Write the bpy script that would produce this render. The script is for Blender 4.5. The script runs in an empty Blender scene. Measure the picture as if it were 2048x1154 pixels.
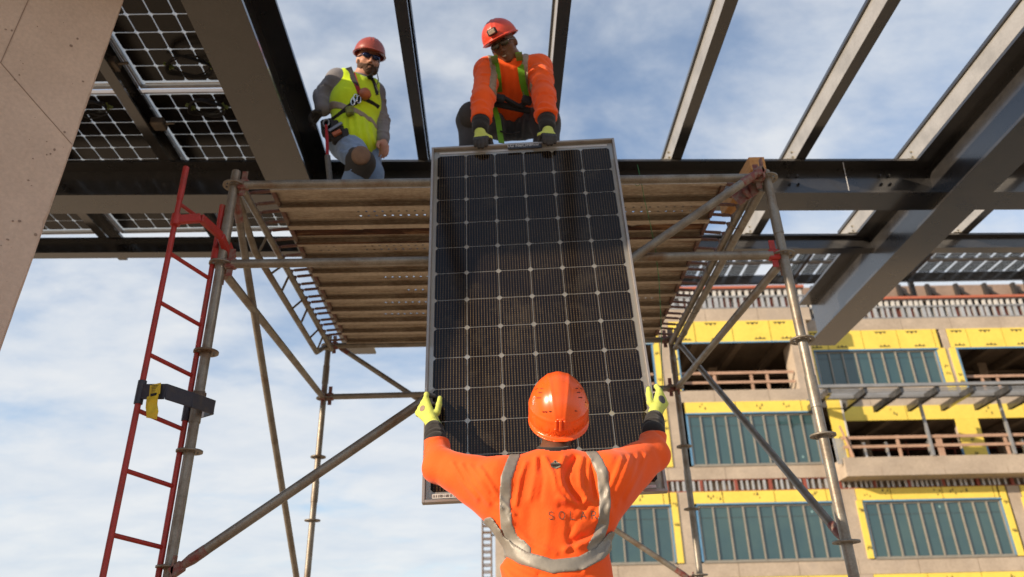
import bpy, math, random
import numpy as np
from mathutils import Vector, Matrix, Quaternion

scene = bpy.context.scene
col = scene.collection
rnd = random.Random(7)

# ------------------------------------------------------------------ camera frame
CAM_R = np.array([[0.9997546, 0.0169097, -0.0143081],
                  [-0.0052393, -0.4470910, -0.8944731],
                  [-0.0215223, 0.8943286, -0.4468927]])
CAM_P = np.array([0.0, 0.0, 0.75])
FPX = 1536.5

def at(px, py, Y):
    """world point at depth Y seen at (px, py) of the 2048 x 1154 photograph"""
    d = CAM_R @ np.array([px - 1024.0, 577.0 - py, -FPX])
    return Vector(CAM_P + d * (Y / d[1]))

# ------------------------------------------------------------------ node helpers
def new_mat(name):
    m = bpy.data.materials.new(name)
    m.use_nodes = True
    nt = m.node_tree
    nt.nodes.clear()
    out = nt.nodes.new('ShaderNodeOutputMaterial')
    return m, nt, out

def mixc(nt, fac, a, b, blend='MIX'):
    n = nt.nodes.new('ShaderNodeMix')
    n.data_type = 'RGBA'
    n.blend_type = blend
    for sock, v in ((n.inputs[0], fac), (n.inputs[6], a), (n.inputs[7], b)):
        if hasattr(v, 'is_output'):
            nt.links.new(v, sock)
        elif isinstance(v, (int, float)):
            sock.default_value = v
        else:
            sock.default_value = (*v[:3], 1)
    return n.outputs[2]

def noise(nt, scale, detail=4, rough=0.55, stretch=None, dist=0.0, coord='Object'):
    tc = nt.nodes.new('ShaderNodeTexCoord')
    vec = tc.outputs[coord]
    if stretch:
        mp = nt.nodes.new('ShaderNodeMapping')
        mp.inputs['Scale'].default_value = stretch
        nt.links.new(vec, mp.inputs['Vector'])
        vec = mp.outputs['Vector']
    n = nt.nodes.new('ShaderNodeTexNoise')
    n.inputs['Scale'].default_value = scale
    n.inputs['Detail'].default_value = detail
    n.inputs['Roughness'].default_value = rough
    n.inputs['Distortion'].default_value = dist
    nt.links.new(vec, n.inputs['Vector'])
    return n.outputs['Fac']

def ramp(nt, fac, lo, hi):
    r = nt.nodes.new('ShaderNodeMapRange')
    r.inputs['From Min'].default_value = lo
    r.inputs['From Max'].default_value = hi
    nt.links.new(fac, r.inputs['Value'])
    return r.outputs['Result']

def math_(nt, op, a, b=None):
    n = nt.nodes.new('ShaderNodeMath')
    n.operation = op
    for i, v in enumerate((a, b)):
        if v is None:
            continue
        if hasattr(v, 'is_output'):
            nt.links.new(v, n.inputs[i])
        else:
            n.inputs[i].default_value = v
    return n.outputs[0]

def bump(nt, fac, strength, dist=0.01):
    b = nt.nodes.new('ShaderNodeBump')
    b.inputs['Strength'].default_value = strength
    b.inputs['Distance'].default_value = dist
    nt.links.new(fac, b.inputs['Height'])
    return b.outputs['Normal']

def principled(nt, out, color, rough=0.5, metal=0.0, spec=0.5, normal=None, sheen=0.0, coat=0.0):
    p = nt.nodes.new('ShaderNodeBsdfPrincipled')
    for key, v in (('Base Color', color), ('Roughness', rough), ('Metallic', metal)):
        s = p.inputs[key]
        if hasattr(v, 'is_output'):
            nt.links.new(v, s)
        elif isinstance(v, (int, float)):
            s.default_value = v
        else:
            s.default_value = (*v[:3], 1)
    p.inputs['Specular IOR Level'].default_value = spec
    if sheen:
        p.inputs['Sheen Weight'].default_value = sheen
    if coat:
        p.inputs['Coat Weight'].default_value = coat
        p.inputs['Coat Roughness'].default_value = 0.12
    if normal is not None:
        nt.links.new(normal, p.inputs['Normal'])
    nt.links.new(p.outputs[0], out.inputs['Surface'])
    return p

MATS = {}
def worn(name, base, alt, rough=0.5, metal=0.0, scale=12, lo=0.45, hi=0.7, fine=0.25, bmp=0.15,
         spec=0.5, stretch=None, alt2=None, dist=0.004, sheen=0.0, rvar=0.12, scale2=None, coat=0.0):
    """painted / weathered surface: base colour, blotches of alt, fine value variation, bump"""
    if name in MATS:
        return MATS[name]
    m, nt, out = new_mat(name)
    n1 = noise(nt, scale, 6, 0.6, stretch)
    n2 = noise(nt, scale2 or scale * 9, 3, 0.6, stretch)
    c = mixc(nt, ramp(nt, n1, lo, hi), base, alt)
    if alt2:
        n3 = noise(nt, scale * 0.37, 5, 0.65, stretch, 0.6)
        c = mixc(nt, ramp(nt, n3, 0.55, 0.68), c, alt2)
    g = ramp(nt, n2, 0.25, 0.75)
    dark = mixc(nt, 1.0, c, (1 - fine,) * 3, 'MULTIPLY')
    c = mixc(nt, g, dark, c)
    r = math_(nt, 'ADD', math_(nt, 'MULTIPLY', n1, rvar * 2), rough - rvar)
    principled(nt, out, c, r, metal, spec, bump(nt, n2, bmp, dist) if bmp else None, sheen, coat)
    MATS[name] = m
    return m

def plain(name, color, rough=0.5, metal=0.0, spec=0.5, sheen=0.0):
    return worn(name, color, tuple(x * 0.85 for x in color), rough, metal, 25, 0.4, 0.7, 0.12, 0.0, spec, sheen=sheen, rvar=0.05)

def fabric(name, color, alt=None, scale=160, bmp=0.25, rough=0.85, big=6.0):
    if name in MATS:
        return MATS[name]
    m, nt, out = new_mat(name)
    n1 = noise(nt, big, 5, 0.6)
    n2 = noise(nt, scale, 2, 0.5)
    alt = alt or tuple(x * 0.8 for x in color)
    c = mixc(nt, ramp(nt, n1, 0.42, 0.72), color, alt)
    hgt = math_(nt, 'ADD', n2, math_(nt, 'MULTIPLY', noise(nt, 28, 4, 0.6), 2.0))
    principled(nt, out, c, rough, 0, 0.25, bump(nt, hgt, bmp, 0.004), 0.15)
    MATS[name] = m
    return m

# ------------------------------------------------------------------ mesh builder
class MB:
    def __init__(self):
        self.v, self.f, self.m, self.s = [], [], [], []

    def add(self, vs, fs, mi=0, smooth=False):
        o = len(self.v)
        self.v.extend(Vector(p) for p in vs)
        for f in fs:
            self.f.append(tuple(o + i for i in f))
            self.m.append(mi)
            self.s.append(smooth)

    def frame(self, d, up=(0, 0, 1)):
        d = Vector(d).normalized()
        up = Vector(up)
        if abs(d.dot(up.normalized())) > 0.98:
            up = Vector((0, 1, 0))
        x = d.cross(up).normalized()
        return x, x.cross(d).normalized(), d

    def box(self, lo, hi, mi=0, bev=0.0):
        lo, hi = Vector(lo), Vector(hi)
        c, h = (lo + hi) / 2, (hi - lo) / 2
        self.obox(c, (h.x, 0, 0), (0, h.y, 0), (0, 0, h.z), mi, bev)

    def obox(self, c, ax, ay, az, mi=0, bev=0.0):
        c, ax, ay, az = Vector(c), Vector(ax), Vector(ay), Vector(az)
        if ax.cross(ay).dot(az) < 0:
            ax = -ax
        if bev <= 0:
            vs = [c + sx * ax + sy * ay + sz * az for sx in (-1, 1) for sy in (-1, 1) for sz in (-1, 1)]
            fs = [(0, 1, 3, 2), (4, 6, 7, 5), (0, 4, 5, 1), (2, 3, 7, 6), (0, 2, 6, 4), (1, 5, 7, 3)]
            self.add(vs, fs, mi)
            return
        lx, ly, lz = ax.length, ay.length, az.length
        b = min(bev, lx * .9, ly * .9, lz * .9)
        ux, uy, uz = ax / lx, ay / ly, az / lz
        vs, idx = [], {}
        for sx in (-1, 1):
            for sy in (-1, 1):
                for sz in (-1, 1):
                    p = c + sx * ax + sy * ay + sz * az
                    for k, q in enumerate((-sy * uy * b - sz * uz * b, -sx * ux * b - sz * uz * b, -sx * ux * b - sy * uy * b)):
                        idx[(sx, sy, sz, k)] = len(vs)
                        vs.append(p + q)
        fs = []
        for k, (a1, a2) in enumerate(((1, 2), (0, 2), (0, 1))):
            for s in (-1, 1):
                q = []
                for t1, t2 in ((-1, -1), (1, -1), (1, 1), (-1, 1)):
                    sg = [0, 0, 0]
                    sg[k], sg[a1], sg[a2] = s, t1, t2
                    q.append(idx[(*sg, k)])
                fs.append(q)
        for k in range(3):
            a1, a2 = [i for i in range(3) if i != k]
            for t1 in (-1, 1):
                for t2 in (-1, 1):
                    q = []
                    for s in (-1, 1):
                        sg = [0, 0, 0]
                        sg[k], sg[a1], sg[a2] = s, t1, t2
                        pair = (idx[(*sg, a1)], idx[(*sg, a2)])
                        q.extend(pair if s < 0 else pair[::-1])
                    fs.append(q)
        for sx in (-1, 1):
            for sy in (-1, 1):
                for sz in (-1, 1):
                    fs.append([idx[(sx, sy, sz, k)] for k in range(3)])
        cc = c
        out = []
        for q in fs:
            pts = [vs[i] for i in q]
            n = (pts[1] - pts[0]).cross(pts[2] - pts[0])
            mid = sum(pts, Vector()) / len(pts)
            out.append(q if n.dot(mid - cc) > 0 else q[::-1])
        self.add(vs, out, mi)

    def bar(self, a, b, w, h, mi=0, up=(0, 0, 1), bev=0.0):
        a, b = Vector(a), Vector(b)
        x, u, d = self.frame(b - a, up)
        self.obox((a + b) / 2, x * w / 2, u * h / 2, (b - a) / 2, mi, bev)

    def tube(self, pts, r, n=12, mi=0, caps=True, closed=False):
        pts = [Vector(p) for p in pts]
        rs = r if isinstance(r, (list, tuple)) else [r] * len(pts)
        rings = []
        L = len(pts)
        prevx = None
        for i, p in enumerate(pts):
            if closed:
                d = pts[(i + 1) % L] - pts[i - 1]
            else:
                d = pts[min(i + 1, L - 1)] - pts[max(i - 1, 0)]
            if prevx is None:
                x, u, d = self.frame(d)
            else:
                d = d.normalized()
                x = (prevx - d * prevx.dot(d)).normalized()
                u = x.cross(d)
            prevx = x
            rings.append([p + (x * math.cos(t) + u * math.sin(t)) * rs[i] for t in (2 * math.pi * k / n for k in range(n))])
        vs = [q for ring in rings for q in ring]
        fs = []
        for i in range(L if closed else L - 1):
            j = (i + 1) % L
            for k in range(n):
                k2 = (k + 1) % n
                fs.append((i * n + k, i * n + k2, j * n + k2, j * n + k))
        self.add(vs, fs, mi, True)
        if caps and not closed:
            self.add(rings[0], [tuple(range(n))[::-1]], mi)
            self.add(rings[-1], [tuple(range(n))], mi)

    def hollow(self, a, b, r, ri, n=16, mi=0):
        a, b = Vector(a), Vector(b)
        x, u, d = self.frame(b - a)
        vs = []
        for p in (a, b):
            for rr in (r, ri):
                vs += [p + (x * math.cos(t) + u * math.sin(t)) * rr for t in (2 * math.pi * k / n for k in range(n))]
        o = []
        side, capf = [], []
        for k in range(n):
            k2 = (k + 1) % n
            side.append((k, k2, 2 * n + k2, 2 * n + k))
            side.append((n + k2, n + k, 3 * n + k, 3 * n + k2))
            capf.append((k2, k, n + k, n + k2))
            capf.append((2 * n + k, 2 * n + k2, 3 * n + k2, 3 * n + k))
        o0 = len(self.v)
        self.add(vs, side, mi, True)
        for f in capf:
            self.f.append(tuple(o0 + i for i in f)); self.m.append(mi); self.s.append(False)

    def prism(self, prof, a, b, up=(0, 0, 1), mi=0, smooth=False):
        """extrude a closed 2-D profile (x to the right looking along a->b, y up)"""
        a, b = Vector(a), Vector(b)
        x, u, d = self.frame(b - a, up)
        n = len(prof)
        vs = [p + x * q[0] + u * q[1] for p in (a, b) for q in prof]
        area = sum(prof[i][0] * prof[(i + 1) % n][1] - prof[(i + 1) % n][0] * prof[i][1] for i in range(n))
        fs = [(i, (i + 1) % n, n + (i + 1) % n, n + i) for i in range(n)]
        caps = [tuple(range(n))[::-1], tuple(range(n, 2 * n))]
        if area < 0:
            fs = [f[::-1] for f in fs]; caps = [c[::-1] for c in caps]
        self.add(vs, fs + caps, mi, smooth)

    def lathe(self, c, axis, prof, n=24, mi=0):
        c = Vector(c)
        x, u, d = self.frame(axis)
        vs = [c + d * z + (x * math.cos(t) + u * math.sin(t)) * r for r, z in prof for t in (2 * math.pi * k / n for k in range(n))]
        fs = []
        for i in range(len(prof) - 1):
            for k in range(n):
                k2 = (k + 1) % n
                fs.append((i * n + k, i * n + k2, (i + 1) * n + k2, (i + 1) * n + k))
        self.add(vs, fs, mi, True)

    def strap(self, pts, nrm, w, t, mi=0):
        """flat band following pts, face normals nrm"""
        pts = [Vector(p) for p in pts]
        L = len(pts)
        vs, fs = [], []
        for i, p in enumerate(pts):
            d = (pts[min(i + 1, L - 1)] - pts[max(i - 1, 0)]).normalized()
            n = Vector(nrm[i] if isinstance(nrm, list) else nrm)
            n = (n - d * n.dot(d)).normalized()
            s = d.cross(n)
            vs += [p + s * w / 2 + n * t, p - s * w / 2 + n * t, p - s * w / 2 - n * t, p + s * w / 2 - n * t]
        for i in range(L - 1):
            for k in range(4):
                k2 = (k + 1) % 4
                fs.append((i * 4 + k, (i + 1) * 4 + k, (i + 1) * 4 + k2, i * 4 + k2))
        fs += [(0, 1, 2, 3), tuple((L - 1) * 4 + i for i in (3, 2, 1, 0))]
        self.add(vs, fs, mi)

    def build(self, name, mats, parent=None, origin=None):
        if origin is None:
            origin = parent['_o'] if parent is not None and '_o' in parent else (0, 0, 0)
        o = Vector(origin)
        me = bpy.data.meshes.new(name)
        me.from_pydata([p - o for p in self.v], [], self.f)
        mats = mats if isinstance(mats, (list, tuple)) else [mats]
        for m in mats:
            me.materials.append(m)
        me.polygons.foreach_set('material_index', self.m)
        me.polygons.foreach_set('use_smooth', self.s)
        me.update()
        ob = bpy.data.objects.new(name, me)
        col.objects.link(ob)
        if parent is not None:
            ob.parent = parent
            ob['_o'] = tuple(parent['_o'])
        else:
            ob.location = o
            ob['_o'] = tuple(o)
        return ob

def tag(o, label=None, cat=None, group=None, kind=None):
    if label: o['label'] = label
    if cat: o['category'] = cat
    if group: o['group'] = group
    if kind: o['kind'] = kind
    return o

def thing(name, loc, label, cat, group=None):
    o = bpy.data.objects.new(name, None)
    o.empty_display_size = 0.2
    col.objects.link(o)
    o.location = loc
    o['_o'] = tuple(loc)
    return tag(o, label, cat, group)

def dup(root, shift, label=None, group=None):
    r = root.copy(); col.objects.link(r)
    r.location = Vector(root.location) + Vector(shift)
    if label: r['label'] = label
    if group: r['group'] = group
    for ch in list(root.children):
        c = ch.copy(); col.objects.link(c); c.parent = r
        for g in list(ch.children):
            d = g.copy(); col.objects.link(d); d.parent = c
    return r

# ------------------------------------------------------------------ distance-field modelling (bodies, clothes)
def smin(a, b, k):
    if k <= 0:
        return np.minimum(a, b)
    h = np.clip(0.5 + 0.5 * (b - a) / k, 0, 1)
    return b * (1 - h) + a * h - k * h * (1 - h)

class Field:
    def __init__(self, lo, hi, vox):
        self.lo = np.array(lo, float); self.vox = vox
        self.n = np.ceil((np.array(hi) - self.lo) / vox).astype(int) + 1
        self.ax = [(self.lo[i] + vox * np.arange(self.n[i])).astype(np.float32) for i in range(3)]
        self.D = np.full(tuple(self.n), 0.3, np.float32)

    def sl(self, lo, hi):
        s = []
        for i in range(3):
            a = int(np.clip(math.floor((lo[i] - self.lo[i]) / self.vox), 0, self.n[i]))
            b = int(np.clip(math.ceil((hi[i] - self.lo[i]) / self.vox) + 1, 0, self.n[i]))
            s.append(slice(a, b))
        return tuple(s)

    def grid(self, s):
        return (self.ax[0][s[0]][:, None, None], self.ax[1][s[1]][None, :, None], self.ax[2][s[2]][None, None, :])

    def put(self, s, d, k, op):
        D = self.D[s]
        if op == 'u':
            self.D[s] = smin(D, d, k)
        elif op == 's':
            self.D[s] = -smin(-D, d, k)
        else:
            self.D[s] = -smin(-D, -d, k)

    def cone(self, a, b, r1, r2=None, k=0.02, op='u', m=0.06):
        a, b = np.array(a, float), np.array(b, float)
        r2 = r1 if r2 is None else r2
        R = max(r1, r2) + m
        s = self.sl(np.minimum(a, b) - R, np.maximum(a, b) + R)
        X, Y, Z = self.grid(s)
        ab = b - a
        L = max(ab @ ab, 1e-9)
        t = np.clip(((X - a[0]) * ab[0] + (Y - a[1]) * ab[1] + (Z - a[2]) * ab[2]) / L, 0, 1)
        d = np.sqrt((X - a[0] - t * ab[0]) ** 2 + (Y - a[1] - t * ab[1]) ** 2 + (Z - a[2] - t * ab[2]) ** 2) - (r1 + (r2 - r1) * t)
        self.put(s, d, k, op)

    def chain(self, pts, rs, k=0.02):
        for i in range(len(pts) - 1):
            self.cone(pts[i], pts[i + 1], rs[i], rs[i + 1], k)

    def ell(self, c, r, M=None, k=0.02, op='u', m=0.06):
        c, r = np.array(c, float), np.array(r, float)
        R = r.max() + m
        s = self.sl(c - R, c + R)
        X, Y, Z = self.grid(s)
        x, y, z = X - c[0], Y - c[1], Z - c[2]
        if M is not None:
            x, y, z = (M[0][i] * x + M[1][i] * y + M[2][i] * z for i in range(3))
        k0 = np.sqrt((x / r[0]) ** 2 + (y / r[1]) ** 2 + (z / r[2]) ** 2)
        k1 = np.sqrt((x / r[0] ** 2) ** 2 + (y / r[1] ** 2) ** 2 + (z / r[2] ** 2) ** 2)
        d = k0 * (k0 - 1) / np.maximum(k1, 1e-6)
        d = np.where(k0 < 1e-3, -r.min(), d)
        self.put(s, d, k, op)

    def rbox(self, c, h, rad, M=None, k=0.01, op='u', m=0.05):
        c, h = np.array(c, float), np.array(h, float)
        R = np.linalg.norm(h) + m
        s = self.sl(c - R, c + R)
        X, Y, Z = self.grid(s)
        x, y, z = X - c[0], Y - c[1], Z - c[2]
        if M is not None:
            x, y, z = (M[0][i] * x + M[1][i] * y + M[2][i] * z for i in range(3))
        q = [np.abs(v) - (h[i] - rad) for i, v in enumerate((x, y, z))]
        d = np.sqrt(sum(np.maximum(v, 0) ** 2 for v in q)) + np.minimum(np.maximum(np.maximum(q[0], q[1]), q[2]), 0) - rad
        self.put(s, d, k, op)

    def plane(self, p, n, k=0.005):
        """keep the side the normal points away from"""
        p, n = np.array(p, float), np.array(n, float)
        n = n / np.linalg.norm(n)
        X, Y, Z = self.grid(tuple(slice(0, q) for q in self.n))
        self.D = -smin(-self.D, -((X - p[0]) * n[0] + (Y - p[1]) * n[1] + (Z - p[2]) * n[2]), k).astype(np.float32)

    def segdist(self, s, pts, flat=None):
        X, Y, Z = self.grid(s)
        best = None
        w = (1, 1, 1) if flat is None else flat
        for a, b in zip(pts[:-1], pts[1:]):
            a, b = np.array(a, float), np.array(b, float)
            ab = (b - a) * w
            L = max(ab @ ab, 1e-9)
            px, py, pz = (X - a[0]) * w[0], (Y - a[1]) * w[1], (Z - a[2]) * w[2]
            t = np.clip((px * ab[0] + py * ab[1] + pz * ab[2]) / L, 0, 1)
            d = np.sqrt((px - t * ab[0]) ** 2 + (py - t * ab[1]) ** 2 + (pz - t * ab[2]) ** 2)
            best = d if best is None else np.minimum(best, d)
        return best

    def fold(self, pts, h, w, flat=None, ydir=None):
        """a ridge (h > 0) or a groove of cloth along a polyline"""
        P = np.array([tuple(p) for p in pts], float)
        R = 3 * w + 0.02
        lo, hi = P.min(0) - R, P.max(0) + R
        if flat is not None:
            lo[1] -= 0.12; hi[1] += 0.08
        s = self.sl(lo, hi)
        if any(q.stop <= q.start for q in s):
            return
        d = self.segdist(s, P, flat)
        self.D[s] -= (h * np.exp(-(d / w) ** 2)).astype(np.float32)

    def ripple(self, amp, freq, seed=0):
        r = np.random.RandomState(seed)
        X, Y, Z = self.grid(tuple(slice(0, q) for q in self.n))
        acc = 0
        for i in range(5):
            d = r.normal(size=3); d /= np.linalg.norm(d)
            f = freq * (0.6 + 0.9 * r.rand())
            acc = acc + np.sin((X * d[0] + Y * d[1] + Z * d[2]) * f + r.rand() * 6 + 0.8 * np.sin((X * d[1] - Z * d[0] + Y * d[2]) * f * 0.6))
        self.D += (amp * acc / 2.2).astype(np.float32)

    def value(self, p):
        q = np.clip((np.array(p) - self.lo) / self.vox, 0, self.n - 1.001)
        i = np.clip(np.floor(q).astype(int), 0, self.n - 2)
        f = q - i
        v = 0
        for a in (0, 1):
            for b in (0, 1):
                for c in (0, 1):
                    v += self.D[i[0] + a, i[1] + b, i[2] + c] * (f[0] if a else 1 - f[0]) * (f[1] if b else 1 - f[1]) * (f[2] if c else 1 - f[2])
        return v

    def hit(self, p, d, mx=0.4):
        """first surface along d from p"""
        p, d = np.array(p, float), np.array(d, float)
        t = 0
        while t < mx:
            if self.value(p + d * t) < 0:
                return Vector(p + d * t)
            t += 0.002
        return None

    def copy(self):
        g = Field.__new__(Field)
        g.lo, g.vox, g.n, g.ax, g.D = self.lo, self.vox, self.n, self.ax, self.D.copy()
        return g

    def mesh(self, name, mat, parent=None, origin=None):
        D = self.D.copy()
        for i in range(3):
            sl0 = [slice(None)] * 3
            for e in (0, -1):
                sl0[i] = e
                D[tuple(sl0)] = np.maximum(D[tuple(sl0)], 0.01)
        S = D < 0
        n0, n1, n2 = D.shape
        cnt = np.zeros((n0 - 1, n1 - 1, n2 - 1), np.int8)
        for a in (0, 1):
            for b in (0, 1):
                for c in (0, 1):
                    cnt += S[a:n0 - 1 + a, b:n1 - 1 + b, c:n2 - 1 + c]
        act = (cnt > 0) & (cnt < 8)
        I = np.argwhere(act)
        if len(I) == 0:
            return None
        ids = np.full(act.shape, -1, np.int64)
        ids[act] = np.arange(len(I))
        corner = {}
        for a in (0, 1):
            for b in (0, 1):
                for c in (0, 1):
                    corner[(a, b, c)] = D[I[:, 0] + a, I[:, 1] + b, I[:, 2] + c].astype(float)
        acc = np.zeros((len(I), 3)); num = np.zeros(len(I))
        for ax in range(3):
            for u in (0, 1):
                for w in (0, 1):
                    A = [0, 0, 0]; B = [0, 0, 0]
                    o = [i for i in range(3) if i != ax]
                    A[o[0]] = B[o[0]] = u; A[o[1]] = B[o[1]] = w
                    B[ax] = 1
                    da, db = corner[tuple(A)], corner[tuple(B)]
                    x = (da < 0) != (db < 0)
                    t = np.where(x, da / np.where(x, da - db, 1), 0)
                    p = np.tile(np.array(A, float), (len(I), 1))
                    p[:, ax] = t
                    acc[x] += p[x]; num[x] += 1
        V = self.lo + (I + acc / num[:, None]) * self.vox
        F = []
        for ax in range(3):
            o = [i for i in range(3) if i != ax]
            s0 = [slice(None)] * 3; s1 = [slice(None)] * 3
            s0[ax] = slice(0, -1); s1[ax] = slice(1, None)
            a, b = S[tuple(s0)], S[tuple(s1)]
            E = np.argwhere(a != b)
            ok = (E[:, o[0]] > 0) & (E[:, o[1]] > 0) & (E[:, o[0]] < D.shape[o[0]] - 1) & (E[:, o[1]] < D.shape[o[1]] - 1)
            E = E[ok]
            ins = a[E[:, 0], E[:, 1], E[:, 2]]
            q = []
            for du, dw in ((-1, -1), (0, -1), (0, 0), (-1, 0)):
                C = E.copy()
                C[:, o[0]] += du; C[:, o[1]] += dw
                q.append(ids[C[:, 0], C[:, 1], C[:, 2]])
            q = np.stack(q, 1)
            flip = ins if ax != 1 else ~ins
            q[~flip] = q[~flip][:, ::-1]
            F.append(q)
        F = np.concatenate(F)
        F = F[(F >= 0).all(1)]
        # one light relaxation
        nb = np.zeros_like(V); ct = np.zeros(len(V))
        for i in range(4):
            j = (i + 1) % 4
            np.add.at(nb, F[:, i], V[F[:, j]]); np.add.at(ct, F[:, i], 1)
            np.add.at(nb, F[:, j], V[F[:, i]]); np.add.at(ct, F[:, j], 1)
        V = V * 0.5 + 0.5 * nb / np.maximum(ct, 1)[:, None]
        if origin is None:
            origin = parent['_o'] if parent is not None else (0, 0, 0)
        V = V - np.array(tuple(origin))
        me = bpy.data.meshes.new(name)
        me.vertices.add(len(V)); me.vertices.foreach_set('co', V.ravel())
        me.loops.add(len(F) * 4); me.loops.foreach_set('vertex_index', F.ravel().astype(np.int32))
        me.polygons.add(len(F))
        me.polygons.foreach_set('loop_start', np.arange(0, len(F) * 4, 4, dtype=np.int32))
        me.polygons.foreach_set('use_smooth', np.ones(len(F), bool))
        me.materials.append(mat)
        me.update(); me.validate()
        ob = bpy.data.objects.new(name, me)
        col.objects.link(ob)
        ob['_o'] = tuple(origin)
        if parent is not None:
            ob.parent = parent
        else:
            ob.location = origin
        return ob
# ------------------------------------------------------------------ light, sky, camera
SUN_EL, SUN_AZ = math.radians(18.0), math.radians(241)     # azimuth clockwise from +Y
SDIR = Vector((math.sin(SUN_AZ) * math.cos(SUN_EL), math.cos(SUN_AZ) * math.cos(SUN_EL), math.sin(SUN_EL)))
w = bpy.data.worlds.new('World')
scene.world = w
w.use_nodes = True
nt = w.node_tree
nt.nodes.clear()
wo = nt.nodes.new('ShaderNodeOutputWorld')
sky = nt.nodes.new('ShaderNodeTexSky')
sky.sky_type = 'NISHITA'
sky.sun_disc = False
sky.sun_elevation = SUN_EL
sky.sun_rotation = SUN_AZ
sky.air_density = 1.0
sky.dust_density = 0.3
sky.ozone_density = 2.2
bg = nt.nodes.new('ShaderNodeBackground')
bg.inputs['Strength'].default_value = 0.15
nt.links.new(sky.outputs[0], bg.inputs['Color'])
tc = nt.nodes.new('ShaderNodeTexCoord')
sep = nt.nodes.new('ShaderNodeSeparateXYZ')
nt.links.new(tc.outputs['Generated'], sep.inputs[0])
den = math_(nt, 'ADD', math_(nt, 'MAXIMUM', sep.outputs[2], 0.0), 0.22)
cx = math_(nt, 'DIVIDE', sep.outputs[0], den)
cy = math_(nt, 'DIVIDE', sep.outputs[1], den)
cmb = nt.nodes.new('ShaderNodeCombineXYZ')
nt.links.new(cx, cmb.inputs[0]); nt.links.new(cy, cmb.inputs[1])
mp = nt.nodes.new('ShaderNodeMapping')
mp.inputs['Rotation'].default_value = (0, 0, math.radians(-38))
mp.inputs['Scale'].default_value = (1.0, 1.5, 1)
mp.inputs['Location'].default_value = (0.35, 0.55, 0)
nt.links.new(cmb.outputs[0], mp.inputs['Vector'])
def cloud_noise(scale, detail, rough, dist):
    n = nt.nodes.new('ShaderNodeTexNoise')
    n.inputs['Scale'].default_value = scale
    n.inputs['Detail'].default_value = detail
    n.inputs['Roughness'].default_value = rough
    n.inputs['Distortion'].default_value = dist
    nt.links.new(mp.outputs[0], n.inputs['Vector'])
    return n.outputs['Fac']
c1 = cloud_noise(1.5, 9, 0.56, 0.3)
c2 = cloud_noise(3.6, 9, 0.62, 0.15)
csum = math_(nt, 'ADD', math_(nt, 'MULTIPLY', c1, 0.75), math_(nt, 'MULTIPLY', c2, 0.25))
hor = ramp(nt, sep.outputs[2], 0.62, 0.12)             # thicker cover low in the sky
cm = math_(nt, 'ADD', csum, math_(nt, 'MULTIPLY', hor, 0.20))
sm = nt.nodes.new('ShaderNodeMapRange')
sm.interpolation_type = 'SMOOTHSTEP'
sm.inputs['From Min'].default_value = 0.40
sm.inputs['From Max'].default_value = 0.68
sm.inputs['To Min'].default_value = 0.10
sm.inputs['To Max'].default_value = 0.92
nt.links.new(cm, sm.inputs['Value'])
bgc = nt.nodes.new('ShaderNodeBackground')
bgc.inputs['Strength'].default_value = 0.64
cc = mixc(nt, ramp(nt, c2, 0.35, 0.65), (0.78, 0.84, 0.92), (0.93, 0.95, 0.97))
nt.links.new(cc, bgc.inputs['Color'])
ms = nt.nodes.new('ShaderNodeMixShader')
nt.links.new(sm.outputs['Result'], ms.inputs[0])
nt.links.new(bg.outputs[0], ms.inputs[1]); nt.links.new(bgc.outputs[0], ms.inputs[2])
nt.links.new(ms.outputs[0], wo.inputs['Surface'])

sl = bpy.data.lights.new('sun', 'SUN')
sl.energy = 4.9
sl.angle = math.radians(0.55)
sl.color = (1.0, 0.81, 0.60)
so = bpy.data.objects.new('sun', sl)
col.objects.link(so)
so.rotation_euler = (-SDIR).to_track_quat('-Z', 'Y').to_euler()

cam = bpy.data.cameras.new('camera')
co = bpy.data.objects.new('camera', cam)
col.objects.link(co)
cam.sensor_width = 36.0
cam.lens = 36.0 * FPX / 2048.0
cam.clip_start = 0.05
cam.clip_end = 5000
cam.dof.use_dof = True
cam.dof.focus_distance = 3.05
cam.dof.aperture_fstop = 2.7
M4 = Matrix.Identity(4)
for i in range(3):
    for j in range(3):
        M4[i][j] = CAM_R[i][j]
M4.translation = Vector(CAM_P)
co.matrix_world = M4
scene.camera = co
scene.view_settings.view_transform = 'Standard'
scene.view_settings.look = 'None'
scene.view_settings.exposure = 0.5
scene.view_settings.gamma = 1
scene.render.engine = 'CYCLES'
scene.cycles.max_bounces = 8

# ------------------------------------------------------------------ materials
STEEL = worn('black_steel_paint', (0.024, 0.023, 0.0235), (0.038, 0.036, 0.035), 0.30, 0.0, 5, 0.4, 0.7, 0.3, 0.05, 0.55, dist=0.002, coat=0.9)
GALV = worn('galvanised_tube', (0.30, 0.275, 0.235), (0.20, 0.165, 0.125), 0.45, 0.45, 9, 0.42, 0.68, 0.35, 0.2, 0.5, alt2=(0.20, 0.13, 0.08), scale2=140)
PLANKM = worn('rusty_plank_steel', (0.30, 0.215, 0.135), (0.21, 0.135, 0.08), 0.6, 0.25, 5, 0.42, 0.7, 0.35, 0.3, 0.4, stretch=(1, 3.5, 3.5), alt2=(0.12, 0.05, 0.025))
RED = worn('red_enamel', (0.42, 0.028, 0.022), (0.28, 0.03, 0.02), 0.45, 0.0, 12, 0.5, 0.75, 0.25, 0.15, 0.5, alt2=(0.30, 0.07, 0.04))
NAVY = worn('navy_enamel', (0.028, 0.030, 0.052), (0.07, 0.06, 0.06), 0.5, 0.0, 20, 0.5, 0.7, 0.3, 0.2)
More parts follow.
